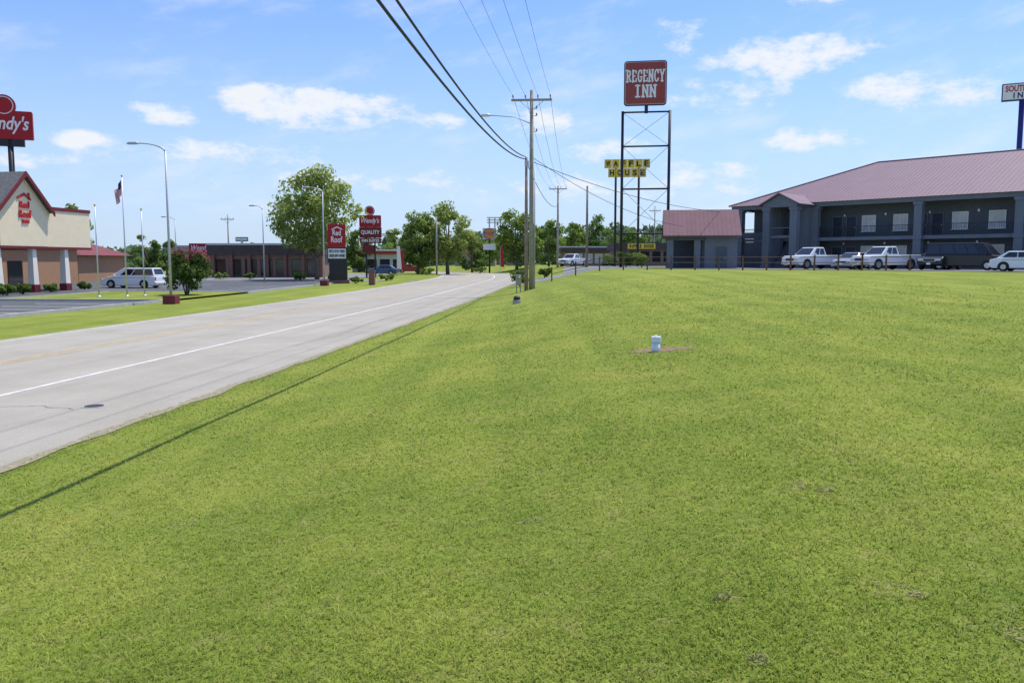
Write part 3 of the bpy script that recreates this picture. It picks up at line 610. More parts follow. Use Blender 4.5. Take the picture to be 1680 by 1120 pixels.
# ---------------------------------------------------------------- left: hotel entrance canopy
ec=(-35.6,70); eg=zg(*ec); phi=math.atan2(.989,.148)
ho=thing('hotel_entrance','cream hotel entrance canopy with a maroon trimmed gable and grey shingles','building',(ec[0],ec[1],eg),phi)
MB().bx(-24,0,0,11,3.5,6.35).build('canopy_wall',CREAM,ho)
MB().bx(-24.04,.04,-.05,11.05,3.32,3.5).build('lower_band',MAROON,ho)
MB().bx(-5.05,.06,-.06,11.06,6.35,6.62).bx(-24,-10.15,-.06,11.06,6.35,6.62).build('parapet_band',MAROON,ho)
ap=8.9
MB().prism([(-10.15,6.28),(-5.05,6.28),(-7.6,ap-.08)],-.04,.2).bx(-10.1,-5.1,-.041,-.001,3.52,6.27).build('gable_wall',CREAM,ho)
rf=MB()
for s in (-1,1): rf.add([(-7.6,-.35,ap+.15),(-7.6+s*2.85,-.35,6.25),(-7.6+s*2.85,11,6.25),(-7.6,11,ap+.15),(-7.6,-.35,ap),(-7.6+s*2.85,-.35,6.1),(-7.6+s*2.85,11,6.1),(-7.6,11,ap)],[(0,1,2,3),(7,6,5,4),(0,4,5,1),(1,5,6,2)])
rf.build('gable_roof',SHING,ho)
for s in (-1,1):
    m=MB(); m.add([(-7.6,-.45,ap+.18),(-7.6+s*2.9,-.45,6.2),(-7.6+s*2.9,-.45,5.85),(-7.6,-.45,ap-.2),(-7.6,-.353,ap+.18),(-7.6+s*2.9,-.353,6.2),(-7.6+s*2.9,-.353,5.85),(-7.6,-.353,ap-.2)],[(0,1,2,3),(7,6,5,4),(0,4,5,1),(1,5,6,2),(2,6,7,3)]); m.build('bargeboard',MAROON,ho)
for cx in (-2.9,-6.5,-10.1,-17.5):
    for cy in (.34,10.2):
        m=MB(); m.add([(cx+a*w,cy+b*w,z) for z,w in ((.6,.27),(3.3,.2)) for a,b in ((-1,-1),(1,-1),(1,1),(-1,1))],[(0,1,5,4),(1,2,6,5),(2,3,7,6),(3,0,4,7)]); c=m.build('column',COLW,ho)
        MB().bx(cx-.33,cx+.33,cy-.33,cy+.33,0,.58).build('base',MAROON,c,bevel=.03)
MB().prism([(-8.25,7.15),(-7.5,7.5),(-6.85,7.1),(-6.85,6.93),(-7.5,7.28),(-8.25,6.98)],-.11,-.05).bx(-7.15,-6.97,-.11,-.05,7.0,7.5).build('roof_emblem',LETR,ho)
text('Red',1.0,.52,(-7.55,-.08,6.6),LETR,ho,ext=.04,bold=.03); text('Roof',1.28,.58,(-7.5,-.08,5.92),LETR,ho,ext=.04,bold=.03); text('INN',.7,.26,(-7.5,-.08,5.35),LETR,ho,ext=.04,bold=.03)
def lowbuilding(name,label,x0,x1,y0,y1,h,wm,rm,flat=False,fas=None,nwin=5,wz=(.9,2.3),win=GLASSD):
    gz=zg((x0+x1)/2,y0); t=thing(name,label,'building',(x0,y0,gz)); w,d=x1-x0,y1-y0
    MB().bx(0,w,0,d,-.3,h).build('wall',wm,t)
    if flat:
        MB().bx(-.4,w+.4,-.6,d+.4,h,h+flat).build('parapet',rm,t); 
        if fas: MB().bx(-.43,w+.43,-.63,d+.43,h+flat-.22,h+flat+.02).build('coping',fas,t)
    else:
        r=MB(); k=min(w,d)/2+.5; rh=k*.42
        r.add([(-.6,-.6,h),(w+.6,-.6,h),(w+.6,d+.6,h),(-.6,d+.6,h),(-.6+k,d/2,h+rh),(w+.6-k,d/2,h+rh)] if w>d else [(-.6,-.6,h),(w+.6,-.6,h),(w+.6,d+.6,h),(-.6,d+.6,h),(w/2,-.6+k,h+rh),(w/2,d+.6-k,h+rh)],[(0,1,5,4),(2,3,4,5),(3,0,4),(1,2,5),(0,3,2,1)] if w>d else [(0,1,4),(1,2,5,4),(2,3,5),(3,0,4,5),(0,3,2,1)])
        r.build('roof',rm,t)
    for i in range(nwin):
        cx=(i+.5)*w/nwin; ww=min(1.1,w/nwin*.38)
        f=MB().bx(cx-ww,cx+ww,-.06,.0,wz[0]-.08,wz[0]).bx(cx-ww,cx+ww,-.06,0,wz[1],wz[1]+.08).bx(cx-ww,cx-ww+.07,-.06,0,wz[0],wz[1]).bx(cx+ww-.07,cx+ww,-.06,0,wz[0],wz[1]).build('window',WHITEP if win is PALEW else BROWNF,t)
        MB().bx(cx-ww+.07,cx+ww-.07,-.03,-.003,wz[0],wz[1]).build('pane',win,f)
    return t
lowbuilding('hotel_wing','orange brick hotel wing with a dark red hipped roof behind the canopy',-72,-46.2,88,99,2.9,BRICK,ROOFR,nwin=9)
lb=lowbuilding('hotel_lobby','low orange brick lobby block directly under the gabled canopy',-60,-45.2,72,86,3.6,BRICK,CREAM,flat=.5,nwin=4,wz=(.2,2.5))
MB().bx(14.8,14.86,2,4.2,0,2.4).build('glass_door',GLASSD,lb)
t=lowbuilding('restaurant','red brick restaurant with a red banner sign on its parapet',-50.5,-38.5,122,135,3.4,BRICKD,TANW,flat=.9,fas=TRIMG,nwin=4,wz=(.7,2.5))
MB().bx(3.2,6.9,-.75,-.65,3.2,4.6).build('banner',REDS,t); text("Wendy's",3.1,.95,(5.05,-.77,3.9),LETW,t,bold=.01,shear=.25)
t=lowbuilding('diner_building','long low dark brown brick building with deep black fascia beyond the lamp posts',-38.5,-24.5,106,120,2.9,BRICKB,BROWNF,flat=1.45,fas=TRIMG,nwin=7,wz=(.3,2.3))
for k in range(7): MB().bx(.1+k*2.3,.5+k*2.3,-.5,-.02,-.2,2.9).build('pier',BRICKD,t)
lowbuilding('storage_shop','pale grey low shop with red awning band beyond the stacked signs',-29,-19.5,150,162,3.3,TRIMG,M('red_awning',(.35,.03,.03),.6,.1),flat=.8,fas=WHITEP,nwin=4)
lowbuilding('roadside_shop','small tan shop far down the road left of the burger sign',-13.8,-4,200,212,3.2,TANW,ROOFR,nwin=3)
lowbuilding('brick_store','far flat roofed brick store behind the plain dark pole',9.3,18.5,150,160,2.6,BRICKB,BROWNF,flat=1.0,fas=TRIMG,nwin=5,wz=(.6,2.2),win=PALEW)
b0=P(1012,428,132); t=lowbuilding('waffle_restaurant','low brick diner with a small yellow lettered sign on its dark fascia',b0.x,b0.x+9,132,142,2.6,BRICKB,BROWNF,flat=1.1,nwin=5,wz=(.7,2.3),win=GLASSD)
MB().bx(1.6,6.0,-.68,-.6,2.75,3.6).build('sign_band',YEL,t)
for i,c in enumerate('WAFFLE HOUSE'):
    if c!=' ': text(c,.24,.55,(2.0+i*.33,-.7,3.18),LETB,t,bold=.04)
lowbuilding('distant_store','pale far store glimpsed between the roadside tree and utility pole',-1.5,6,215,226,3.2,TANW,BROWNF,flat=.8,nwin=3)

def brandsign(t,cz,w,h,tw,th,disc=None):
    MB().prism([(x,z+cz) for x,z in rrect(w,h,.12)],-.25,.25).build('cabinet',REDS,t); text("Wendy's",tw,th,(0,-.27,cz),LETW,t,bold=.02,shear=.28)
    if disc:
        dx,dz,r=disc; c=[(dx+r*math.cos(a),dz+r*math.sin(a)) for a in np.linspace(0,6.283,29)[:-1]]
        c2=[(dx+r*.84*math.cos(a),dz+r*.84*math.sin(a)) for a in np.linspace(0,6.283,29)[:-1]]; c3=[(dx+r*.76*math.cos(a),dz+r*.76*math.sin(a)) for a in np.linspace(0,6.283,29)[:-1]]
        o=MB().prism(c,-.24,.24).build('round_topper',REDS,t); MB().prism(c2,-.255,.255).build('ring',LETW,o); MB().prism(c3,-.265,.265).build('disc',REDS,o)
b0=P(6,205,76); gz=zg(b0.x,b0.y); k=77/F; t=thing('restaurant_pole_sign','large red restaurant sign with a round topper on a dark pole at far left','sign',(b0.x,b0.y,gz),math.radians(22))
MB().tube((.45,0,0),(.45,0,hz(225,76)-gz),.27,.24,12).build('pole',BLACKM,t,True); MB().bx(-1.3,1.6,-.2,.2,hz(240,76)-gz,hz(228,76)-gz).build('support',BLACKM,t)
brandsign(t,hz(205,76)-gz,82*k,44*k,72*k,28*k,(.1,hz(173,76)-gz,16.5*k))
b0=P(608,400,105); gz=zg(b0.x,b0.y); k=105/F; H=lambda v: hz(v,105)-gz
t=thing('stacked_pole_sign','stacked red restaurant and hotel sign boards on twin poles behind the big tree','sign',(b0.x,b0.y,gz),math.radians(8))
for s in (-.55,.55): MB().tube((s,0,-.1),(s,0,H(372)),.11,.1,8).build('pole',BLACKM,t,True)
brandsign(t,H(363),35*k,19*k,29*k,11*k,(-.05,H(346),8*k))
MB().bx(-18*k,18*k,-.22,.22,H(390),H(373)).build('hotel_board',MAROON,t); text('QUALITY',30*k,7.5*k,(0,-.24,H(381.5)),LETW,t,bold=.03)
MB().bx(-17*k,17*k,-.2,.2,H(399),H(390.5)).build('letter_board',MAROON,t); text('INN SUITES',28*k,5.0*k,(0,-.22,H(394.7)),LETW,t,bold=.03)
MB().bx(-13*k,6*k,-.2,.2,H(415),H(402)).build('lower_board',MAROON,t)
b0=P(554,410,84); gz=zg(b0.x,b0.y); k=84/F; H=lambda v: hz(v,84)-gz
t=thing('hotel_roadside_sign','red square hotel sign over a white letter board on a black pylon by the kerb','sign',(b0.x,b0.y,gz),math.radians(10))
MB().bx(-14*k,15*k,-.25,.25,-.1,H(430)).build('pylon',BLACKM,t,bevel=.02); MB().bx(-17*k,18*k,-.45,.45,-.1,.35).build('plinth',BRICKD,t)
MB().bx(-16*k,14*k,-.28,.28,H(430.5),H(406)).build('board_frame',BLACKM,t); MB().bx(-15*k,13*k,-.285,.285,H(424),H(408)).build('letter_board',LETW,t)
for i,s in enumerate(('PETS STAY FREE','UNDER NEW OWNERS')): text(s,25*k,4.6*k,(-1*k,-.3,H(412.3+7.2*i)),LETB,t,bold=.03)
MB().bx(-15*k,13*k,-.3,.3,H(405.5),H(368)).build('sign_face',REDS,t); text('Red',13*k,9*k,(-1*k,-.32,H(382)),LETW,t,bold=.02); text('Roof',18*k,10*k,(-1*k,-.32,H(393)),LETW,t,bold=.02)
MB().prism([(-9*k,H(376)),(0,H(371.5)),(8*k,H(376)),(8*k,H(377.5)),(0,H(373.5)),(-9*k,H(377.5))],-.33,-.3).build('roof_emblem',LETW,t)
b0=P(803,400,150); gz=zg(b0.x,b0.y); k=150/F; H=lambda v: hz(v,150)-gz
t=thing('burger_pole_sign','round bun shaped burger sign above a small white reader board down the road','sign',(b0.x,b0.y,gz),math.radians(4))
MB().tube((0,0,-.1),(0,0,H(376)),.16,.14,8).build('pole',BLACKM,t,True); MB().bx(-11*k,11*k,-.25,.25,H(393),H(374)).build('cabinet',TRIMG,t,bevel=.1)
def half(sgn): return [(8*k*math.cos(a),H(383.5)+sgn*(2.6*k+5*k*math.sin(a))) for a in np.linspace(0,math.pi,12)]
MB().prism(half(1),-.3,-.25).build('top_bun',ORANGE,t); MB().prism(half(-1),-.3,-.25).build('bottom_bun',ORANGE,t)
text('BURGER',16*k,2.6*k,(0,-.27,H(382.2)),LETR,t,bold=.03); text('KING',11*k,2.6*k,(0,-.27,H(385.2)),LETR,t,bold=.03)
MB().path([(9.3*k*math.cos(a),-.28,H(383.5)+8.4*k*math.sin(a)) for a in np.linspace(1.0,4.9,16)],.09,6).build('blue_swoosh',CARB,t)
MB().bx(-10*k,10*k,-.2,.2,H(410),H(400)).build('reader_board',LETW,t)
b0=P(812,400,210); gz=zg(b0.x,b0.y); H=lambda v: hz(v,210)-gz; k=210/F
t=thing('empty_billboard','far empty billboard frame above the roadside trees','billboard',(b0.x,b0.y,gz))
for s in (-9,0,9): MB().tube((s*k,0,0),(s*k,0,H(358)),.2,.18,8).build('post',STEEL,t)
m=MB()
for v in (357,361,365): m.bx(-13*k,13*k,-.1,.1,H(v)-.12,H(v)+.12)
m.build('slats',STEEL,t)
b0=P(397,400,190); gz=zg(b0.x,b0.y); H=lambda v: hz(v,190)-gz; k=190/F
t=thing('billboard','small blue billboard beyond the dark brick building','billboard',(b0.x,b0.y,gz)); MB().tube((0,0,0),(0,0,H(392)),.3,.3,8).build('post',STEEL,t); MB().bx(-10*k,10*k,-.2,.2,H(396),H(389)).build('panel',CARB,t); MB().bx(-9*k,9*k,-.22,-.2,H(393.5),H(391)).build('stripe',LETW,t)

# ---------------------------------------------------------------- street lamps and flagpoles
def lamp(u,vb,vt,Y,arm,label,base=True,mat=STEEL,r=.08):
    x,y,z=on(u,Y); h=hz(vt,Y)-z; t=thing('street_lamp',label,'street lamp',(x,y,z),0,'curved arm street lamps on the left verge')
    MB().path([(0,0,0),(0,0,h*.5),(0,0,h-.35)],[r,r*.8,r*.6],12).build('pole',mat,t,True)
    pts=[(-arm*(1-math.cos(a)),0,h-.4+.5*math.sin(a)) for a in np.linspace(0,math.pi/2,8)]; MB().path(pts,[r*.6]*4+[r*.45]*4,10).build('arm',mat,t,True)
    e=pts[-1]; MB().path([(e[0]+.1,0,e[2]),(e[0]-.1,0,e[2]+.01),(e[0]-.5,0,e[2]),(e[0]-.62,0,e[2]-.02)],[.04,.09,.08,.03],10).build('lamp_head',STEEL,t,True)
    if base: MB().bx(-.36,.36,-.36,.36,-.1,.5).build('base',MAROON,t,bevel=.03)
    return t
lamp(281,500,238,47.5,1.55,'tall grey street lamp on a maroon base nearest on the left')
lamp(435,462,339,87,.8,'grey street lamp in front of the dark brick building',False)
lamp(533,468,309,78,1.3,'grey street lamp beside the big roadside tree')
lamp(292,455,357,110,1.2,'faint distant street lamp behind the pink flowering tree',False,r=.08)
x,y,z=on(611,80); t=tag(MB().bx(-.28,.28,-.28,.28,-.1,1.3).bx(-.33,.33,-.33,.33,1.3,1.4).build('brick_pier',BRICKD),'short square red brick pier on the left verge near the stacked signs','pier'); t.location=(x,y,z)
for i,(u,vt,lab) in enumerate(((163,338,'leftmost bare silver flagpole of the three on the grass island'),(209,290,'tallest silver flagpole with a limp striped flag'),(238,345,'rightmost bare silver flagpole of the three on the grass island'))):
    Y=54+i*.8; x,y,z=on(u,Y); z+=.12; h=hz(vt,Y)-z; t=thing('flagpole',lab,'flagpole',(x,y,z))
    MB().path([(0,0,-.1),(0,0,h)],[.055,.032],10).build('pole',ALU,t,True); MB().lathe([(.01,0),(.06,.04),(.075,.08),(.05,.13),(.01,.15)],12,(0,0,h)).build('finial',YEL,t,True); MB().lathe([(.16,0),(.12,.05),(.07,.09)],14).build('base_collar',ALU,t,True)
    if i==1:
        m=MB(); na,nb=14,13; vs=[]
        for a in range(na+1):
            for b in range(nb+1):
                fa,fb=a/na,b/nb; vs.append((-.06-.42*fa*(1-.25*fb)-.03*math.sin(fa*9),.10*math.sin(fa*11+fb)*min(1,fa*4),h-.2-.95*fb-.75*fa+.03*math.sin(fa*7)))
        for a in range(na):
            for b in range(nb):
                q=a*(nb+1)+b; m.add([vs[q],vs[q+1],vs[q+nb+2],vs[q+nb+1]],[(0,1,2,3)],2 if (a<6 and b<7) else (b%2))
        fl=m.build('flag',[FLAGR,FLAGW,FLAGB],None,False); tag(fl,'limp red white and blue striped flag hanging from the tallest flagpole','flag'); fl.location=(x,y,z)
def feather(u,Y,v,lab,mat):
    x,y,z=on(u,Y); h=hz(v,Y)-z; t=thing('feather_flag',lab,'banner',(x,y,z)); MB().path([(0,0,0),(0,0,h*.8),(.12,0,h*.95),(.4,0,h)],.025,6).build('pole',STEEL,t)
    m=MB(); vs=[]
    for k in range(9):
        f=k/8; zz=h*(.25+.73*f); vs+=[(.03,0,zz),(.03+.62*(1-.35*f),.05*math.sin(f*6),zz-.1)]
    m.add(vs,[(2*k,2*k+1,2*k+3,2*k+2) for k in range(8)]); m.build('cloth',mat,t)
feather(652,112,402,'pale feather banner on the left verge near the stacked signs',LETW); feather(821,135,402,'red feather banner beside the road near the burger sign',REDS); feather(657,113,408,'red feather banner just behind the pale one',REDS)

# ---------------------------------------------------------------- vehicles
KINDS={
 'sedan':dict(L=4.6,W=1.8,body=[(-2.3,.42),(-2.28,.82),(-1.7,.97),(.9,.95),(1.85,.84),(2.26,.66),(2.3,.34),(2.1,.22),(-2.1,.22)],cab=(-1.85,1.05,-1.15,.2,.93,1.44),wb=(-1.35,1.4),wr=.32,sw=[(-.78,-.1),(-.04,.62)]),
 'minivan':dict(L=5.0,W=1.95,body=[(-2.5,.42),(-2.5,1.02),(-2.2,1.06),(1.3,1.04),(2.15,.9),(2.47,.66),(2.5,.34),(2.3,.2),(-2.35,.2)],cab=(-2.48,1.6,-2.2,.45,1.03,1.74),wb=(-1.5,1.55),wr=.34,sw=[(-.95,-.52),(-.47,.08),(.13,.62)]),
 'pickup':dict(L=5.8,W=2.0,body=[(-2.9,.55),(-2.9,.8),(-.5,.8),(-.5,1.2),(1.25,1.2),(2.65,1.14),(2.86,1.0),(2.9,.5),(2.6,.36),(-2.7,.4)],cab=(-.48,1.5,-.3,.7,1.19,1.9),wb=(-1.75,1.85),wr=.42,sw=[(-.8,-.15),(-.05,.6)],bed=True),
 'van':dict(L=5.7,W=2.0,body=[(-2.85,.45),(-2.85,1.2),(-2.7,1.24),(1.85,1.2),(2.6,1.08),(2.82,.85),(2.85,.4),(2.6,.28),(-2.7,.3)],cab=(-2.83,2.1,-2.72,1.3,1.19,2.12),wb=(-1.7,1.75),wr=.37,sw=[(-.95,-.55),(-.5,-.1),(-.04,.3),(.36,.62)]),
 'suv':dict(L=5.0,W=1.95,body=[(-2.5,.5),(-2.5,1.1),(-2.3,1.16),(1.2,1.13),(2.2,1.05),(2.46,.88),(2.5,.45),(2.3,.32),(-2.35,.32)],cab=(-2.46,1.4,-2.2,.55,1.12,1.84),wb=(-1.5,1.55),wr=.39,sw=[(-.93,-.5),(-.44,.1),(.15,.62)])}
def car(kind,label,loc,head,paint,group,name=None):
    K=KINDS[kind]; W=K['W']; hw=W/2; t=thing(name or {'sedan':'parked_car','pickup':'pickup_truck','suv':'parked_suv'}.get(kind,kind),label,{'sedan':'car','pickup':'pickup truck','suv':'car','minivan':'minivan','van':'van'}[kind],loc,head,group)
    MB().prism(K['body'],-hw,hw).build('body',paint,t,bevel=.07)
    b0,b1,t0,t1,zb,zt=K['cab']; hb,ht=hw-.05,hw-.24
    V=[(b0,-hb,zb),(b1,-hb,zb),(b1,hb,zb),(b0,hb,zb),(t0,-ht,zt),(t1,-ht,zt),(t1,ht,zt),(t0,ht,zt)]
    MB().add(V,[(3,2,1,0),(4,5,6,7),(0,1,5,4),(1,2,6,5),(2,3,7,6),(3,0,4,7)]).build('cabin',paint,t,bevel=.06)
    def lerp(a,b,f): return tuple(a[i]+(b[i]-a[i])*f for i in range(3))
    def quad(a,b,c,d,u0,u1,v0,v1,off):
        q=[]
        for (u,v) in ((u0,v0),(u1,v0),(u1,v1),(u0,v1)): q.append(Vector(lerp(lerp(a,b,u),lerp(d,c,u),v)))
        n=(q[1]-q[0]).cross(q[3]-q[0]).normalized(); q=[p+n*off for p in q]+[p-n*.02 for p in q]
        return MB().add(q,[(0,1,2,3),(7,6,5,4),(0,4,5,1),(1,5,6,2),(2,6,7,3),(3,7,4,0)])
    quad(V[1],V[2],V[6],V[5],.05,.95,.1,.9,.008).build('windshield',GLASSD,t); quad(V[3],V[0],V[4],V[7],.08,.92,.2,.88,.008).build('rear_window',GLASSD,t)
    Lc=b1-b0
    for (a,b) in K['sw']:
        fa,fb=.5+a*.5,.5+b*.5
        quad(V[0],V[1],V[5],V[4],fa,fb,.14,.86,.008).build('side_window',GLASSD,t); quad(V[2],V[3],V[7],V[6],1-fb,1-fa,.14,.86,.008).build('side_window',GLASSD,t)
    wr=K['wr']
    for wx in K['wb']:
        for s in (-1,1):
            c=[(wx+(wr+.07)*math.cos(a),max(wr+(wr+.07)*math.sin(a),.23)) for a in np.linspace(0,6.283,25)[:-1]]
            ys=sorted((s*(hw-.2),s*(hw+.006))); MB().prism(c,*ys).build('wheel_arch',PLAST,t)
            m=MB(); m.path([(wx,s*(hw-.2),wr),(wx,s*(hw+.0),wr),(wx,s*(hw+.025),wr)],[wr,wr,wr*.93],20); w=m.build('wheel',TYRE,t)
            m=MB().tube((wx,s*(hw+.0),wr),(wx,s*(hw+.034),wr),wr*.62,wr*.58,16); m.build('rim',RIM,w)
    xf=max(p[0] for p in K['body']); xr=min(p[0] for p in K['body']); zh=K['cab'][4]
    for s in (-1,1):
        MB().box((xf-.06,s*(hw-.3),zh*.72),(.16,.38,.17)).build('headlight',LAMPG,t,bevel=.03); MB().box((xr+.03,s*(hw-.16),zh*.8),(.1,.2,.3)).build('tail_light',TAIL,t,bevel=.03)
        MB().box((b1-.45,s*(hw+.1),zh+.1),(.1,.22,.16)).build('mirror',paint,t,bevel=.03)
        MB().box((0 if kind!='pickup' else .5,s*(hw+.004),zh-.12),(Lc*.9 if kind=='pickup' else Lc,.012,.02)).build('trim_line',PLAST,t)
    big=kind in('pickup','suv','van')
    MB().box((xf-.03,0,zh*.7),(.1,W*.5,.26 if big else .13)).build('grille',CHROME if big else PLAST,t,bevel=.02); MB().box((xf-.02,0,zh*.7),(.1,W*.44,.18 if big else .08)).build('grille_mesh',PLAST,t)
    MB().box((xf+.0,0,.42 if not big else .52),(.18,W*.94,.18)).build('front_bumper',CHROME if kind=='pickup' else paint,t,bevel=.04); MB().box((xr-.0,0,.45 if not big else .55),(.18,W*.94,.18)).build('rear_bumper',CHROME if kind=='pickup' else paint,t,bevel=.04)
    MB().box((xf+.1,0,.5),(.01,.31,.15)).build('number_plate',LETW,t)
    if K.get('bed'):
        for s in (-1,1): MB().bx(-2.9,-.52,s*hw-.06*(s+1),s*hw+.06*(1-s),.78,1.22).build('bed_side',paint,t,bevel=.03)
        MB().bx(-2.9,-2.8,-hw+.12,hw-.12,.8,1.22).build('tailgate',paint,t,bevel=.02)
    return t
def onm(q,b): x,y=mw(q,b); return (x,y,zg(x,y)+.035)
nose=math.atan2(-Nn.y,-Nn.x); GR='vehicles parked outside the motel'
car('pickup','white pickup truck leftmost outside the motel with its nose towards the lawn',onm(13.4,-9),nose-.3,CARW,GR)
car('sedan','silver car parked between the two white trucks',onm(16.6,-8.4),nose,CARS,GR)
car('pickup','larger white pickup truck parked beside the silver car left of the dark vehicles',onm(19.7,-9.2),nose-.35,CARW,GR)
car('suv','dark vehicle parked between the white truck and the long dark van',onm(23.2,-7.0),nose,CARD,GR)
x,y,z=on(1583,65); car('van','long dark full size van parked side on before the motel',(x,y,z+.035),math.atan2(-D.y,-D.x)+math.pi,CARD,GR)
x,y,z=on(1684,58.6); car('sedan','white car parked side on at the right edge in front of the van',(x,y,z+.035),math.atan2(D.y,D.x),CARW,GR)
x,y,z=on(221,72.5); car('minivan','white minivan parked side on outside the brick hotel lobby',(x,y,z+.03),math.pi-.12,CARW,None)
x,y,z=on(628,118); car('sedan','blue car far off on the left near the stacked signs',(x,y,z+.03),math.pi,CARB,'far off vehicles')
x,y,z=on(672,140); car('sedan','red car far off beneath the roadside tree pair',(x,y,z+.03),.3,CARR,'far off vehicles')
x,y,z=on(940,128); car('pickup','white truck far off beyond the wooden fence',(x,y,z+.03),-2.2,CARW,'far off vehicles')
x,y,z=on(1000,138); car('sedan','dark car far off beside the yellow lettered diner',(x,y,z+.03),-1.9,CARD,'far off vehicles')

# ---------------------------------------------------------------- vegetation
def at(u,Y,dz=0): x,y,z=on(u,Y); return (x,y,z+dz)
tree(at(521,96),13.4,10.4,'large leafy green tree between the brick building and the signs',11,L3,60,150,.21,bole=.24,low=.14)
tree(at(686,128),9.9,7.6,'rounded green tree left of the thin utility pole',12,L1,44,130,.23,low=.06,group='pair of roadside trees')
tree(at(735,130),11.4,9.4,'taller green tree right of the thin utility pole',13,L3,50,140,.23,low=.06,group='pair of roadside trees')
tree(at(848,150),11,9.4,'bushy green tree just left of the tall utility pole',14,L1,46,130,.26,low=.04)
tree(at(126,112),9.9,5.6,'tree rising behind the hotel canopy and parapet',15,L1,28,110,.22)
tree(at(242,112),5.8,5.0,'small green tree right of the flagpoles behind the hotel wing',16,L2,22,110,.19,low=.05)
tree(at(276,118),5.2,4.4,'small dark tree behind the crape myrtle',17,L2,20,100,.19,low=.05)
tree(at(775,160),8.4,7.5,'dark green tree behind the burger sign',18,L2,30,110,.26,low=.03)
tree(at(900,170),9.6,7.5,'far green tree just right of the tall utility pole',19,L1,30,110,.26,low=.03)
tree(at(982,185),11.5,8.5,'far tree behind the plain dark pole',20,L2,32,110,.29,low=.03)
tree(at(940,200),11,9,'far tree between the distant poles',21,L1,30,110,.29,low=.03)
tree(at(1035,200),9.5,9,'far tree behind the yellow signed diner',22,L2,30,110,.29,low=.03)
tree(at(800,190),8.5,8,'far tree behind the burger sign to its right',23,L1,28,110,.29,low=.03)
tree(at(590,150),8.0,7,'green tree behind the stacked signs',24,L2,28,110,.26,low=.03)
tree(at(655,165),9.0,8,'far green tree between the feather banners and the tree pair',25,L1,30,110,.26,low=.03)
t=thing('flowering_tree','low rounded bushy tree topped with dusky pink blossom on the grass island','tree',at(307,57,.1)); r=random.Random(5); cen=[];rad=[];tc=[];tr=[]
while len(cen)<44:
    x,y,z=[r.uniform(-1,1) for _ in range(3)]
    if x*x+y*y+z*z<1: cen.append((x*1.4,y*1.4,1.75+z*1.4)); rad.append(r.uniform(.36,.56))
for c in cen:
    if c[2]>2.2: tc.append((c[0],c[1],c[2]+.28)); tr.append(.45)
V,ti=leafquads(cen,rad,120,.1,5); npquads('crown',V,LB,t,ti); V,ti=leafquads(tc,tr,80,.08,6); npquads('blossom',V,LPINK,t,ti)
m=MB()
for k in range(6):
    a=k*1.05; m.path([(.05*math.cos(a),.05*math.sin(a),-.1),(.3*math.cos(a),.3*math.sin(a),.8),cen[k]],[.06,.045,.015],7)
m.build('trunk',BARK,t,True)
places=[('beneath the hotel canopy beside its near column',12,58,.9,1.2),('beneath the hotel canopy between its columns',38,60,.8,1.3),('at the foot of the second canopy column',84,64,.8,1.2),('just past the far canopy column',140,69,.7,1.2)]
for i,(lb_,u,Y,h,w) in enumerate(places): shrub(at(u,Y,.02),h,w,'low green shrub '+lb_,40+i,LB if i%2 else L2,group='shrubs by the hotel entrance')
places=[('under the big tree, left of its trunk',494,92,1.0,1.8),('under the big tree, right of its trunk',548,92,.9,1.6),('in front of the black pylon sign',584,84,.7,1.8),('on the verge beyond the brick pier',634,92,.8,2.2),('left of the tall utility pole by the road',853,75,1.7,1.7),('at the burger sign foot',788,140,1.2,3.0),('before the far tree pair',700,118,1.1,2.6),('at the foot of the sign frame',1026,92,1.9,2.4),('before the diner wall',1000,126,2.0,3.0),('beside the annex column',1052,90,1.8,2.4),('by the foot of the distant pole',893,95,1.2,1.6),('in the lot island before the brick building',412,96,.8,2.0),('left of the dark brick building',365,98,.8,2.2)]
for i,(lb_,u,Y,h,w) in enumerate(places): shrub(at(u,Y,.02),h,w,'leafy green shrub '+lb_,60+i,(L1,LB,L2)[i%3],group='roadside shrubs')
cen=[];rad=[]; r=random.Random(9)
for k in range(560):
    u=r.uniform(-150,1900) if k<400 else r.uniform(640,1110); Y=r.uniform(250,420)
    prof=(20 if u<640 else 36 if u<860 else 52 if u<1100 else 26)
    x=(u-840)/F*Y; hh=(prof*r.uniform(.4,1.1))*Y/F+1.5
    for j in range(3): cen.append((x+r.uniform(-5,5),Y+r.uniform(-5,5),max(1.5,hh*(.3+.33*j)))); rad.append(r.uniform(3,5)*(1.05-.2*j))
V,ti=leafquads(cen,rad,28,1.0,9); tag(npquads('distant_woods',V,LFAR,None,ti),'hazy line of distant woods along the horizon','woods',kind='stuff')

# ---------------------------------------------------------------- sun, sky, camera
LAT,FWD=.28,.33
SUN=Vector((LAT*ca+FWD*sa,FWD*ca-LAT*sa,1.0)); el=math.atan2(1,math.hypot(SUN.x,SUN.y)); az=math.atan2(SUN.x,SUN.y)
ld=bpy.data.lights.new('sun','SUN'); ld.energy=5.0; ld.angle=math.radians(.5); ld.color=(1,.955,.86); lo=bpy.data.objects.new('sun',ld); C.objects.link(lo); lo.rotation_euler=SUN.to_track_quat('Z','Y').to_euler(); lo.location=(0,0,60)
w=bpy.data.worlds.new('World'); S.world=w; w.use_nodes=True; n=w.node_tree; bg=n.nodes['Background']; bg.inputs['Strength'].default_value=.15
sk=n.nodes.new('ShaderNodeTexSky'); sk.sky_type='NISHITA'; sk.sun_disc=False; sk.sun_elevation=el; sk.sun_rotation=az; sk.air_density=1.0; sk.dust_density=.6; sk.ozone_density=1.5
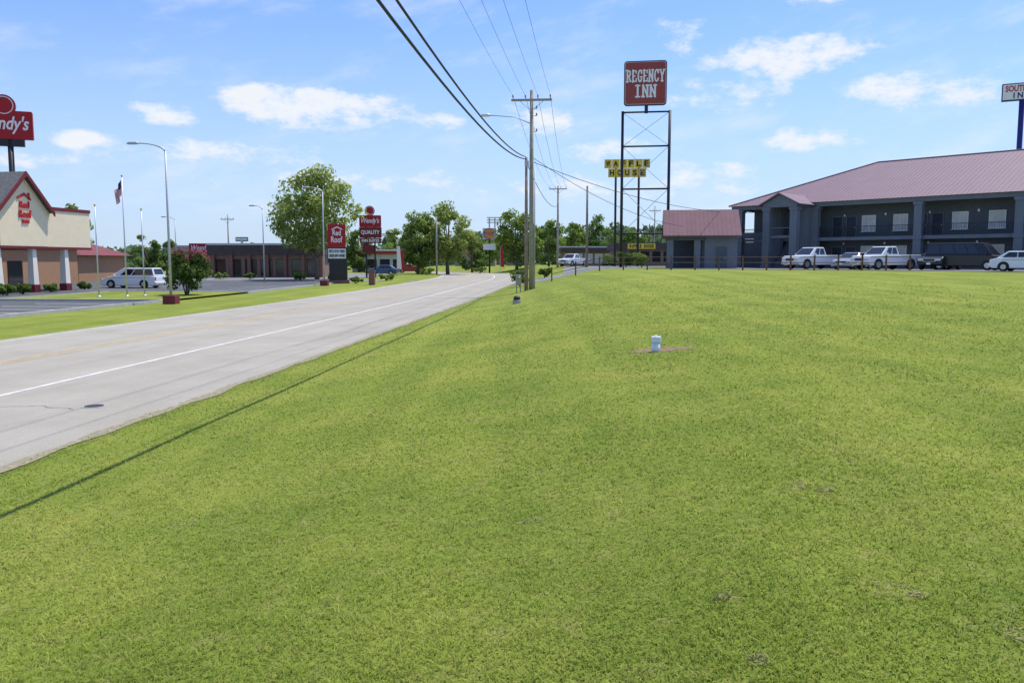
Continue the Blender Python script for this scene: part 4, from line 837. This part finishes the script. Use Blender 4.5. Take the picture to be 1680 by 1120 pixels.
def mth(op,a,b=None,clamp=False):
    k=n.nodes.new('ShaderNodeMath'); k.operation=op; k.use_clamp=clamp
    for i,v in enumerate((a,b)):
        if v is None: continue
        if isinstance(v,(int,float)): k.inputs[i].default_value=v
        else: n.links.new(v,k.inputs[i])
    return k.outputs[0]
tcn=n.nodes.new('ShaderNodeTexCoord'); sp=n.nodes.new('ShaderNodeSeparateXYZ'); n.links.new(tcn.outputs['Generated'],sp.inputs[0])
AZ=mth('ARCTAN2',sp.outputs[0],sp.outputs[1]); EL=mth('ARCSINE',sp.outputs[2])
blobs=[(515,184,165,38,1.1),(425,165,60,24,1.),(282,193,65,20,1.05),(138,233,42,16,.85),(1280,104,140,36,1.0),(1500,155,130,32,.8),(1110,72,50,30,.55),(1310,236,85,20,.8),(710,205,65,20,.7),(880,205,95,28,.7),(1180,160,110,28,.65),(70,265,60,15,.7),(990,250,75,22,.6),(360,255,220,22,.5),(1170,285,120,20,.6),(560,300,250,20,.5),(1340,6,70,14,.5),(1000,310,280,22,.5)]
dens=None
for (u,v,wu,wv,am) in blobs:
    a0=math.atan((u-840)/F); e0=math.atan((HZ-v)/F*math.cos(a0))
    dx=mth('DIVIDE',mth('SUBTRACT',AZ,a0),wu/F); dy=mth('DIVIDE',mth('SUBTRACT',EL,e0),wv/F)
    q=mth('MULTIPLY',mth('SUBTRACT',1.0,mth('ADD',mth('MULTIPLY',dx,dx),mth('MULTIPLY',dy,dy))),am)
    dens=q if dens is None else mth('MAXIMUM',dens,q)
cv=n.nodes.new('ShaderNodeCombineXYZ'); n.links.new(mth('MULTIPLY',AZ,1.0),cv.inputs[0]); n.links.new(mth('MULTIPLY',EL,1.9),cv.inputs[1])
# slanted coordinates for streaky high cloud
cs=n.nodes.new('ShaderNodeCombineXYZ'); n.links.new(mth('ADD',AZ,mth('MULTIPLY',EL,.9)),cs.inputs[0]); n.links.new(mth('MULTIPLY',mth('SUBTRACT',EL,mth('MULTIPLY',AZ,.28)),3.2),cs.inputs[1])
def noi(sc,de,ro,v=None): 
    k=n.nodes.new('ShaderNodeTexNoise'); k.inputs['Scale'].default_value=sc; k.inputs['Detail'].default_value=de; k.inputs['Roughness'].default_value=ro; n.links.new((v or cv).outputs[0],k.inputs['Vector']); return k.outputs['Fac']
def mr(v,a,b,c=0,d=1):
    k=n.nodes.new('ShaderNodeMapRange'); k.interpolation_type='SMOOTHSTEP'; n.links.new(v,k.inputs[0])
    for i,x in enumerate((a,b,c,d)): k.inputs[i+1].default_value=x
    return k.outputs[0]
N1=noi(18,7,.66); dens=mth('MAXIMUM',dens,-.6)
cloud=mr(mth('ADD',dens,mth('MULTIPLY',mth('SUBTRACT',N1,.5),3.8)),.05,1.15,0,.95)
wis=mth('MULTIPLY',mr(noi(5.5,6,.62,cs),.46,.8,0,.55),mr(EL,.0,.1,1,.8))
cl=mth('MAXIMUM',cloud,wis)
haze=mr(EL,-.05,.33,.85,.05)
tn=n.nodes.new('ShaderNodeMix'); tn.data_type='RGBA'; tn.blend_type='MULTIPLY'; tn.inputs[0].default_value=1; n.links.new(sk.outputs[0],tn.inputs[6]); tn.inputs[7].default_value=(.72,.93,1.40,1)
mx0=n.nodes.new('ShaderNodeMix'); mx0.data_type='RGBA'; n.links.new(haze,mx0.inputs[0]); n.links.new(tn.outputs[2],mx0.inputs[6]); mx0.inputs[7].default_value=(4.0,4.9,6.1,1)
mx=n.nodes.new('ShaderNodeMix'); mx.data_type='RGBA'; n.links.new(cl,mx.inputs[0]); n.links.new(mx0.outputs[2],mx.inputs[6]); mx.inputs[7].default_value=(6.0,6.2,6.45,1)
n.links.new(mx.outputs[2],bg.inputs['Color'])
cd=bpy.data.cameras.new('camera'); cd.lens=36*F/1680; cd.sensor_width=36; cd.clip_end=6000; cd.clip_start=.05
co=bpy.data.objects.new('camera',cd); C.objects.link(co); co.location=(0,0,CAMZ); co.rotation_euler=(math.pi/2-PITCH,0,0); S.camera=co
S.view_settings.view_transform='Standard'; S.view_settings.look='None'; S.view_settings.exposure=0
